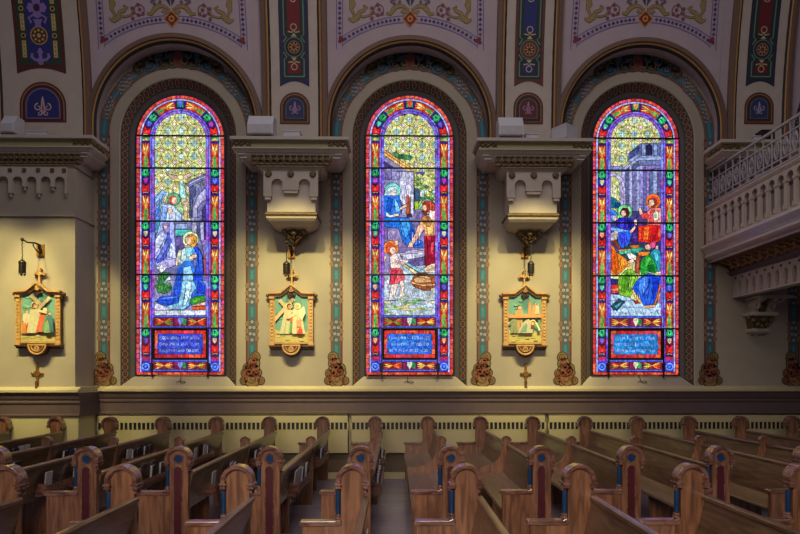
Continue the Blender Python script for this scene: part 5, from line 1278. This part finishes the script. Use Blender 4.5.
# brackets with hanging lanterns above the pictures
def lantern(xc, y, zt, dx, label, lab2):
    e = empty('hanging_lantern', (xc, y, zt), label, 'lantern', 'bracket lanterns above the pictures')
    b = MB(); b.box(-.065, .065, -.025, -.002, -.205, 0); b.box(-.05, .05, -.032, -.02, -.19, -.17); b.build('wall_plate', M['brass'], e, bevel=.004)
    b = MB()
    b.tube([(0, -.03, -.17), (0, -.045, -.1), (-.02, -.05, -.05), (0, -.045, -.02)], .014, 6); b.tube([(.02, -.03, -.16), (.03, -.045, -.09), (.0, -.05, -.06)], .010, 6)
    L = .56
    b.tube([(0, -.02, -.02), (dx*.3, -L*.3, -.01), (dx*.7, -L*.75, -.045), (dx, -L, -.03)], [.016, .014, .012, .012], 6)
    b.tube([(0, -.03, -.16), (dx*.2, -L*.25, -.13), (dx*.35, -L*.45, -.06), (dx*.3, -L*.38, -.02)], .009, 6)
    b.ball((dx, -L, -.03), .03, 8); b.build('arm', M['iron'], e, smooth=True)
    b = MB()
    for t in range(9): b.tube([(dx+(.006 if t % 2 else -.006), -L, -.05-t*.032), (dx-(.006 if t % 2 else -.006), -L, -.08-t*.032)], .008, 5)
    b.build('chain', M['iron'], e)
    zc = -.34
    b = MB(); b.lathe([(.008, zc), (.03, zc-.015), (.055, zc-.04), (.06, zc-.055), (.05, zc-.06)], (dx, -L, 0), 10); b.build('lantern_cap', M['iron'], e, smooth=True)
    b = MB(); b.lathe([(.047, zc-.06), (.05, zc-.10), (.05, zc-.19), (.044, zc-.22)], (dx, -L, 0), 10)
    for q in range(6): a = q*PI/3; b.tube([(dx+.053*math.cos(a), -L+.053*math.sin(a), zc-.05), (dx+.053*math.cos(a), -L+.053*math.sin(a), zc-.24)], .006, 5)
    for q in range(3): a = q*2*PI/3+.4; b.ball((dx+.03*math.cos(a), -L+.03*math.sin(a), zc-.245), .018, 6)
    b.build('lantern_body', M['iron'], e, smooth=True)
lx = U(291.5, 247, W)
lantern(U(291.6, 247, W)[0], W, U(291, 247, W)[1], 0, 'dark bracket lantern hanging beside the cross of the picture between left and middle windows', '')
lantern(U(524.6, 247, W)[0], W, U(524, 247, W)[1], 0, 'dark bracket lantern hanging above the picture of the fallen man', '')
lantern(U(41, 244, PY)[0], PY, U(41, 244.5, PY)[1], 0, 'dark bracket lantern on a curled arm on the left pier', '')
# little crosses on the wall under two of the pictures
def wall_cross(px, y, label):
    x, z = U(px, 376, y)
    e = empty('wall_cross', (x, y, z), label, 'cross', 'small wall crosses under the pictures')
    b = MB()
    b.box(-.02, .02, -.03, -.002, -.19, .2); b.box(-.075, .075, -.03, -.002, .02, .06)
    for (u, v) in ((-.08, .04), (.08, .04), (0, .21)): b.ball((u, -.02, v), .026, 7, sy=.6)
    b.lathe([(.05, -.038), (.05, -.002)], (0, 0, .04), 12, axis='y'); b.build('cross', M['brass'], e, bevel=.003)
    b = MB(); b.lathe([(.02, -.25), (.035, -.235), (.03, -.2), (.018, -.18), (.026, -.12), (.018, -.08)], (0, -.04, 0), 10); b.box(-.02, .02, -.04, -.002, -.235, -.2); b.build('stem', M['giltdark'], e, smooth=True)
wall_cross(37.8, PY, 'small brass cross on the left pier below its picture')
wall_cross(525.5, W, 'small brass cross on the wall below the picture of the fallen man')

# ------------------------------------------------------------------ balcony at the right
def balcony():
    X0 = 5.60; YB, YF = W-.01, 4.6; P = .2345; n = int((YB-.1-YF)/P)
    e = empty('balcony', (X0, W, 3.2), 'white balcony with pierced parapet and iron railing at the right edge', 'balcony')
    def fin(b, nme, m, par=None, **k):
        o = b.build(nme, m, par or e, **k)
        o.location = (-X0, -W, -3.2) if par is None else (0, 0, 0)
        return o
    def ext(poly, nme, m, **k):
        b = MB(); b.prism(poly, YF, YB, 'y'); return fin(b, nme, m, **k)
    ext([(X0+.02, 4.04), (X0+.02, 4.72), (X0-.03, 4.74), (X0-.05, 4.78), (X0-.05, 4.81), (X0+.22, 4.81), (X0+.22, 4.04)], 'parapet', M['stone'])
    ext([(X0-.02, 4.10), (X0-.13, 4.095), (X0-.14, 4.05), (X0-.12, 4.02), (X0-.08, 3.97), (X0-.06, 3.93), (X0-.07, 3.89), (X0-.04, 3.86), (X0+.02, 3.83), (X0+.02, 3.80), (X0+.42, 3.80), (X0+.42, 4.10)], 'cornice', M['gloss'])
    ext([(X0+.22, 3.80), (X0+3.9, 3.80), (X0+3.9, 4.08), (X0+.22, 4.08)], 'floor_slab', M['stone'])
    b = MB(); b.box(X0-.002, X0+.021, YF, YB-.02, 4.10, 4.72); fin(b, 'recess_shade_panel', M['recess_shade'])  # sheet behind the arches, coloured darker to imitate their shade
    b = MB()                                  # blind arcade on the parapet face
    for k in range(n):
        yc = YB-.12-P*(k+.5); ra = .080; zs = 4.60
        poly = [(yc-P/2, 4.72), (yc-P/2, 4.16), (yc-ra, 4.16)]+[(yc+ra*math.cos(a), zs+ra*math.sin(a)) for a in [PI-PI*q/10 for q in range(11)]]+[(yc+ra, 4.16), (yc+P/2, 4.16), (yc+P/2, 4.72)]
        b.prism(poly, X0-.045, X0+.021, 'x')
        for sg in ((-1, 1) if k == 0 else (-1,)): b.box(X0-.056, X0+.01, yc+sg*P/2-.045, yc+sg*P/2+.045, 4.545, 4.58); b.box(X0-.056, X0+.01, yc+sg*P/2-.052, yc+sg*P/2+.052, 4.161, 4.23)
    b.box(X0-.042, X0+.02, YF, YB-.12-P*n, 4.1, 4.72); b.box(X0-.042, X0+.02, YB-.12, YB, 4.1, 4.72)
    b.box(X0-.045, X0+.02, YF, YB, 4.10, 4.16)
    fin(b, 'blind_arcade', M['stone'])
    b = MB(); b.box(X0-.012, X0+.022, YF, YB-.1, 4.50, 4.54); fin(b, 'red_band', M['red_inlay'])
    # carved cove and lower fascia
    ext([(X0+.06, 3.80), (X0+.36, 3.80), (X0+.44, 3.80), (X0+.44, 3.62), (X0+.40, 3.62), (X0+.36, 3.70), (X0+.26, 3.765)], 'cove', M['giltdark'])
    b = MB()
    for k in range(int(n*1.0)):
        y = YB-.1-P*(k+.5)
        for dy, dz, dx, r in ((0, 3.72, .34, .045), (.07, 3.70, .35, .035), (-.07, 3.75, .27, .035), (.03, 3.775, .2, .03), (-.05, 3.68, .38, .03)): b.ball((X0+dx, y+dy, dz), r, 6, sz=.9)
        b.tube([(X0+.40, y-.08, 3.66), (X0+.34, y-.03, 3.71), (X0+.27, y+.03, 3.755), (X0+.16, y+.06, 3.785), (X0+.14, y+.02, 3.78)], [.02, .022, .02, .016, .01], 5)
    fin(b, 'leaf_carving', M['carved'], smooth=True)
    ext([(X0+.34, 3.63), (X0+.34, 3.61), (X0+.37, 3.60), (X0+.39, 3.575), (X0+.46, 3.575), (X0+.46, 3.63)], 'bed_moulding', M['mauve'])
    ext([(X0+.50, 3.18), (X0+.50, 3.60), (X0+.62, 3.60), (X0+.62, 3.18)], 'fascia', M['stone'])
    b = MB()
    for k in range(n):
        yc = YB-.12-P*(k+.5); ra = .062; zs = 3.38
        loop = [(yc+ra*math.cos(2*PI*q/16), zs+(.0 if math.sin(2*PI*q/16) < 0 else .0)+ra*1.25*math.sin(2*PI*q/16)) for q in range(16)]
        top = [(yc-P/2, 3.58), (yc-P/2, zs), (yc-ra, zs)]+[(yc-ra*math.cos(PI*q/10), zs+ra*1.3*math.sin(PI*q/10)) for q in range(1, 10)]+[(yc+ra, zs), (yc+P/2, zs), (yc+P/2, 3.58)]
        b.prism(top, X0+.44, X0+.501, 'x')
        bot = [(yc-P/2, zs), (yc-P/2, 3.20), (yc-.04, 3.20), (yc-.04, 3.26), (yc-ra, 3.30), (yc-ra, zs)]
        b.prism(bot, X0+.44, X0+.501, 'x')
        bot = [(yc+P/2, zs), (yc+P/2, 3.20), (yc+.04, 3.20), (yc+.04, 3.26), (yc+ra, 3.30), (yc+ra, zs)]
        b.prism(bot, X0+.44, X0+.501, 'x')
    b.box(X0+.43, X0+.501, YF, YB, 3.175, 3.21); b.box(X0+.44, X0+.50, YB-.12, YB, 3.2, 3.58)
    fin(b, 'pierced_fascia', M['stone'])
    b = MB(); b.ball((X0+.44, YB-.12, 3.515), .022, 6); s0 = fin(b, 'stud', M['giltdark'])
    for k in range(1, n):
        o = s0.copy(); COL.objects.link(o); o.location.y -= P*k
    ext([(X0+.5, 3.60), (X0+3.9, 3.60), (X0+3.9, 3.80), (X0+.5, 3.80)], 'soffit', M['mauve'])
    # iron railing
    xr = X0+.03
    b = MB()
    for z, r in ((5.43, .020), (5.27, .011), (4.95, .011), (4.87, .014)): b.box(xr-r, xr+r, YF, YB, z-r*.8, z+r*.8)
    rail = fin(b, 'iron_railing', M['white_iron'])
    sc0 = None; po0 = None
    for k in range(n):
        y = YB-.12-P*k
        b = MB()
        if po0 is None:
            b.box(xr-.009, xr+.009, -.009, .009, 4.81, 5.43); po0 = b.build('baluster', M['white_iron'], rail); po0.location = (0, y, 0)
            b = MB(); zc = 5.11
            b.tube([(xr, .062*math.cos(2*PI*q/16), zc+.135*math.sin(2*PI*q/16)) for q in range(17)], .007, 5, False)
            for sg in (-1, 1):
                b.tube([(xr, sg*(.012+.04*math.sin(PI*q/8)), zc+sg*0+.11-.22*q/8) for q in range(9)], .0055, 5)
                b.tube([(xr, .034*math.cos(2*PI*q/10), zc+sg*.055+.034*math.sin(2*PI*q/10)) for q in range(11)], .005, 5, False)
            b.tube([(xr, 0, 4.95), (xr, 0, 5.27)], .0045, 5)
            sc0 = b.build('scroll_medallion', M['white_iron'], rail); sc0.location = (0, y-P/2, 0)
        else:
            o = po0.copy(); COL.objects.link(o); o.parent = rail; o.location = (0, y, 0)
            o = sc0.copy(); COL.objects.link(o); o.parent = rail; o.location = (0, y-P/2, 0)
    return e
balcony()
# scrolled bracket under the balcony beam
x0, zt = U(748, 293, 11.75)
xb = x0+.24
e = empty('wall_bracket', (xb, W, 2.5), 'pale scrolled wall bracket with leaf capital under the balcony', 'bracket')
def fin(b, n, m, **k):
    o = b.build(n, m, e, **k); o.location = (-xb, -W, -2.5); return o
b = MB()
b.prism([(W-.003, 3.165), (W-.55, 3.165), (W-.55, 3.10), (W-.47, 3.08), (W-.36, 3.05), (W-.30, 2.98), (W-.28, 2.90), (W-.003, 2.90)], xb-.15, xb-.07, 'x')
b.prism([(W-.003, 3.165), (W-.55, 3.165), (W-.55, 3.10), (W-.47, 3.08), (W-.36, 3.05), (W-.30, 2.98), (W-.28, 2.90), (W-.003, 2.90)], xb+.07, xb+.15, 'x')
b.box(xb-.19, xb+.40, W-.56, W-.003, 3.13, 3.168)
b.prism([(xb+.10, 2.90), (xb+.12, 3.0), (xb+.2, 3.08), (xb+.38, 3.13), (xb+.38, 3.09), (xb+.26, 3.04), (xb+.19, 2.97), (xb+.17, 2.90)], W-.3, W-.003, 'y')
for sx in (-.135, .135):
    b.tube([(xb+sx, W-.32+.20*math.cos(t*.35)*(1-.055*t), 3.0+.14*math.sin(t*.35)*(1-.055*t)) for t in range(15)], [.035-.0012*t for t in range(15)], 6)
fin(b, 'scroll_body', M['stone'])
b = MB(); b.ball((xb, W-.25, 3.0), .07, 10, sy=1); b.tube([(xb+.06*math.cos(q*.5), W-.3, 3.0+.075*math.sin(q*.5)) for q in range(12)], .014, 6); fin(b, 'rosette', M['gold_leaf'], smooth=True)
b = MB(); b.stack(xb+.01, [(2.90, .23, W-.36), (2.85, .23, W-.36), (2.83, .20, W-.33)], W-.003); fin(b, 'abacus', M['stone'])
b = MB(); b.stack(xb, [(2.83, .15, W-.27), (2.72, .14, W-.24), (2.62, .12, W-.2)], W-.003)
for dx, z, r, yy in ((-.15, 2.76, .05, .27), (0, 2.77, .05, .3), (.15, 2.76, .05, .27), (-.08, 2.69, .045, .27), (.08, 2.69, .045, .27), (.0, 2.66, .04, .25), (-.2, 2.8, .035, .2), (.2, 2.8, .035, .2)): b.ball((xb+dx, W-yy, z), r, 8)
fin(b, 'leaf_capital', M['gold_leaf'], smooth=True)
b = MB(); b.stack(xb, [(2.62, .15, W-.22), (2.60, .16, W-.23), (2.565, .155, W-.22), (2.535, .10, W-.16), (2.52, .04, W-.08)], W-.003); b.ball((xb, W-.06, 2.505), .022, 6); fin(b, 'base_bowl', M['stone'])

# ------------------------------------------------------------------ pews
ORD = ('first', 'second', 'third', 'fourth', 'fifth', 'sixth', 'seventh', 'eighth', 'ninth')
HOOD_O, HOOD_I = .127, .097
def end_panel(root, y, out, col=True):
    """carved pew end in the plane y; out = -1 faces the camera, +1 faces the wall"""
    b = MB(); t = .03
    b.prism([(-.39, 0), (.10, 0), (.10, .96)]+arc(0.005, .962, .095, 0, 180, 16)+[(-.085, .962), (-.085, .62), (-.39, .62)], y-t, y+t)
    o = b.build('pew_end', M['oak_end'], root, bevel=.004)
    b = MB(); T = .062
    ring = arc(.003, .961, HOOD_O, 180, 0, 22)+arc(.003, .961, HOOD_I, 0, 180, 22)
    b.prism(ring, y-T, y+T)
    ring = arc(.003, .961, HOOD_I+.004, 180, 0, 22)+arc(.003, .961, .086, 0, 180, 22); b.prism(ring, y-T*.7, y+T*.7)
    for sg in (-1, 1):
        xa = .003+sg*.1085
        b.box(xa-.018, xa+.018, y-T, y+T, .905, .961); b.box(xa-.027, xa+.027, y-T-.008, y+T+.008, .925, .94); b.box(xa-.023, xa+.023, y-T-.005, y+T+.005, .90, .912)
        if sg > 0: b.lathe([(.003, .845), (.014, .855), (.018, .875), (.012, .885), (.02, .90)], (xa, y+out*T*.55, 0), 8); b.box(xa-.012, xa+.006, y-.03, y+.03, .86, .905)
    b.build('hood', M['oak_dark'], o, bevel=.003)
    if col: b = MB(); b.lathe([(.019, .69), (.021, .70), (.021, .875), (.019, .885)], (-.1085, y, 0), 12); b.build('colonnette', M['blue_paint'], o, smooth=True)
    if col: b = MB(); b.lathe([(.02, .645), (.03, .652), (.032, .662), (.024, .668), (.03, .678), (.028, .688), (.02, .692)], (-.1085, y, 0), 12); b.build('colonnette_base', M['oak_dark'], o, smooth=True)
    if col: b = MB(); b.lathe([(.02, .872), (.028, .88), (.024, .888), (.03, .9), (.02, .905)], (-.1085, y, 0), 12); b.build('colonnette_capital', M['oak_dark'], o, smooth=True)
    b = MB()
    b.prism([(-.415, .612), (-.415, .63), (-.405, .642), (-.13, .642), (-.105, .655), (-.08, .65), (-.08, .612), (-.10, .6), (-.39, .6)], y-.045, y+.045)
    b.build('arm_cap', M['oak_dark'], o, bevel=.006)
    if out:
        yf = y+out*t
        b = MB(); b.prism([(-.036, .04), (.036, .04), (.036, .85)]+arc(0, .85, .036, 0, 180, 12)+[(-.036, .85)], min(yf, yf+out*.004), max(yf, yf+out*.004)); b.build('inlay', M['red_inlay'], o)
        b = MB(); b.prism([(-.044, .035), (-.036, .035), (-.036, .85)]+arc(0, .85, .036, 180, 0, 12)+[(.036, .035), (.044, .035), (.044, .85)]+arc(0, .85, .044, 0, 180, 12), min(yf, yf+out*.009), max(yf, yf+out*.009)); b.build('inlay_bead', M['oak_dark'], o)
        b = MB(); b.lathe([(.040, 0), (.040, out*.005)], (.003, yf, .966), 20, axis='y'); b.build('roundel', M['blue_paint'], o)
        b = MB(); b.prism(arc(.003, .966, .054, 180, -180, 24)[:-1]+[], min(yf, yf+out*.003), max(yf, yf+out*.003)); b.build('roundel_rim', M['oak_dark'], o)
    return o
def make_pew(L, mids, racks):
    root = empty('pew', (0, 0, 0))
    end_panel(root, 0, 1, not mids); end_panel(root, -L, -1)
    y0, y1 = -L+.031, -.031
    b = MB(); b.prism([(.015, .43), (.105, .80), (.128, .80), (.045, .43)], y0, y1, 'y'); b.build('backrest', M['oak_long'], root)
    b = MB(); b.prism([(.085, .805), (.088, .828), (.1, .838), (.13, .838), (.142, .828), (.145, .805), (.128, .795), (.10, .795)], y0, y1, 'y'); b.build('top_rail', M['oak_long'], root, bevel=.004)
    b = MB(); b.prism([(-.40, .425), (-.405, .44), (-.395, .455), (-.30, .452), (-.1, .44), (.02, .452), (.03, .425)], y0, y1, 'y'); b.build('seat', M['oak_long'], root)
    for m in mids:
        b = MB()
        b.prism([(-.35, 0), (.10, 0), (.12, .60), (.145, .87)]+arc(.085, .875, .062, 0, 180, 12)+[(.02, .80), (.0, .70), (-.04, .62), (-.12, .555), (-.24, .52), (-.39, .515), (-.395, .49), (-.36, .46)], m-.025, m+.025)
        b.build('divider', M['oak'], root, bevel=.004)
        b = MB(); b.prism(arc(.085, .88, .07, 180, 0, 14)+arc(.085, .88, .05, 0, 180, 14), m-.034, m+.034); b.build('divider_hood', M['oak_dark'], root)
    for (ya, yb) in racks:
        b = MB(); b.box(.085, .20, ya, yb, .50, .515); b.box(.19, .202, ya, yb, .515, .60)
        for yy in (ya, yb-.015): b.prism([(.062, .47), (.10, .47), (.205, .50), (.205, .61), (.10, .62)], yy, yy+.015, 'y')
        b.build('book_rack', M['oak_dark'], root)
    for yy in (y0+.9, y1-1.1):
        b = MB(); b.prism([(-.33, 0), (.04, 0), (.04, .43), (-.36, .43)], yy, yy+.035, 'y'); b.build('leg_panel', M['oak'], root)
    return root
PITCH = .868; XL = -.330; PS = .956  # pew blocks scaled about the camera; spacing, distance, size and floor height follow
LW = 4.86; LN = 4.7
RACKS = [(-2.0, -.9), (-4.25, -3.0)]
wall_proto = make_pew(LW, [-2.25], RACKS); near_proto = make_pew(LN, [], [(-1.9, -.6), (-4.0, -2.6)])
wall_pews = {}; near_pews = {}
first = True
for k in range(-8, 9):
    o = wall_proto if first else copy_tree(wall_proto); first = False
    x = XL+PITCH*k; o.location = (x, 11.15, FLOOR); o.scale = (PS,)*3; wall_pews[k] = o
    side = 'left' if k <= 0 else 'right'; n = (1-k) if k <= 0 else k
    tag(o, 'dark oak pew by the window wall, %s to the %s of the bare floor strip' % (ORD[n-1], side), 'pew', 'oak pews of the block by the window wall')
first = True
for k in range(-3, 5):
    o = near_proto if first else copy_tree(near_proto); first = False
    o.location = (XL+PITCH*k, 5.172, FLOOR); o.scale = (PS,)*3; near_pews[k] = o
    side = 'left' if k <= 0 else 'right'; n = (1-k) if k <= 0 else k
    tag(o, 'oak pew nearest the viewer, %s to the %s of the bare floor strip' % (ORD[n-1], side), 'pew', 'oak pews of the nearest block')

# hymnals and song sheets standing in the racks
def make_book(name, mat, hgt, wid, th, pages=True):
    b = MB(); b.box(0, .004, 0, wid, 0, hgt); b.box(th-.004, th, 0, wid, 0, hgt); b.box(0, th, wid-.005, wid, 0, hgt)
    o = b.build(name, mat)
    b = MB(); b.box(.004, th-.004, .006, wid-.006, .004, hgt-.006); b.build('pages', M['paper'], o)
    return o
def make_sheet(name):
    b = MB(); b.box(0, .006, 0, .15, 0, .215); b.box(.006, .010, .004, .146, .003, .212)
    return b.build(name, M['paper'])
bk0 = make_book('hymnal', M['cover'], .20, .145, .034); bk1 = make_book('hymnal', M['cover2'], .19, .135, .03); sh0 = make_sheet('song_booklet')
used = {}
rb = random.Random(21)
def put(src, pew, yy, label, cat, grp, depth=0.0, tilt=0.0):
    if src in used: o = copy_tree(src)
    else: o = src; used[src] = 1
    px_, py_ = pew.location.x, pew.location.y
    o.scale = (PS,)*3; o.location = (px_+PS*(.128+depth), py_+PS*yy, FLOOR+PS*.5195); o.rotation_euler = (0, math.radians(tilt), 0)
    tag(o, label, cat, grp)
def fill(pew, spec, where):
    for (ya, yb), nm in spec:
        n = int((yb-ya-.12)/.19)
        kinds = []
        y = ya+.06
        while y+.16 < yb-.03:
            t = rb.random()
            if t < .42: kinds.append(('b', y, rb.choice([bk0, bk0, bk1])))
            elif t < .72: kinds.append(('s', y, sh0))
            y += .165+(.14 if rb.random() < .25 else .005)
        hb = [q for q in kinds if q[0] == 'b' and q[2] is bk0]
        hc = [q for q in kinds if q[0] == 'b' and q[2] is bk1]
        hs = [q for q in kinds if q[0] == 's']
        for lst, nom, cat in ((hb, 'black hymnal', 'hymnal'), (hc, 'blue hymnal', 'hymnal'), (hs, 'pale song booklet', 'booklet')):
            for j, q in enumerate(lst):
                if len(lst) == 1: lab = 'only %s in %s rack of %s' % (nom, nm, where)
                else:
                    # lists run from the near end to the far end
                    pos = 'nearest' if j == 0 else 'farthest' if j == len(lst)-1 else ('second nearest', 'third nearest', 'fourth nearest', 'fifth nearest')[j-1]
                    lab = '%s %s, %s rack of %s' % (nom, pos, nm, where)
                put(q[2], pew, q[1], lab, cat, 'books in the %s rack behind the %s' % (nm, where), depth=.0 if q[0] == 's' else .005, tilt=6 if q[0] == 's' else 4)
for k in range(-8, 1):
    fill(wall_pews[k], [(RACKS[0], 'far'), (RACKS[1], 'near')], '%s wall pew left of the floor strip' % ORD[-k])
for k in range(-3, 1):
    fill(near_pews[k], [((-1.9, -.6), 'far')], '%s front pew left of the floor strip' % ORD[-k])

# ------------------------------------------------------------------ light
w = bpy.data.worlds.new('world'); scene.world = w; w.use_nodes = True
bg = w.node_tree.nodes['Background']; bg.inputs[0].default_value = (.84, .77, .96, 1); bg.inputs[1].default_value = .075
def spot(x, y, z, tx, ty, tz, energy, size, blend, col, r=.12):
    l = bpy.data.lights.new('spot', 'SPOT'); l.energy = energy; l.spot_size = math.radians(size); l.spot_blend = blend; l.color = col; l.shadow_soft_size = r
    o = bpy.data.objects.new('spot', l); COL.objects.link(o); o.location = (x, y, z)
    d = Vector((tx-x, ty-y, tz-z)); o.rotation_euler = d.to_track_quat('-Z', 'Y').to_euler(); return o
WARM = (1.0, .85, .34)
for x in (XP[1]+.02, XP[2]):
    for dx, en in ((-.95, 720), (0, 1420), (.95, 720)): spot(x+dx, 8.2, 7.0, x+dx*.95, 12.0, 2.75, en, 28, .55, WARM)
for dx in (-.6, .5): spot(-5.98+dx, 7.5, 7.0, -5.98+dx*.9, 11.3, 2.75, 1380, 28, .5, WARM)
def area(loc, tgt, energy, sx, sy, col):
    l = bpy.data.lights.new('area', 'AREA'); l.shape = 'RECTANGLE'; l.size = sx; l.size_y = sy; l.energy = energy; l.color = col
    o = bpy.data.objects.new('area', l); COL.objects.link(o); o.location = loc
    d = Vector(tgt)-Vector(loc); o.rotation_euler = d.to_track_quat('-Z', 'Y').to_euler(); return o
area((0, 5, 12), (0, 6, 0), 420, 9, 5, (1.0, .88, .86))
k_ = area((-1.5, -4, 5.5), (0, 5.5, .3), 110, 6, 2.5, (1.0, .84, .72)); k_.data.spread = math.radians(62)
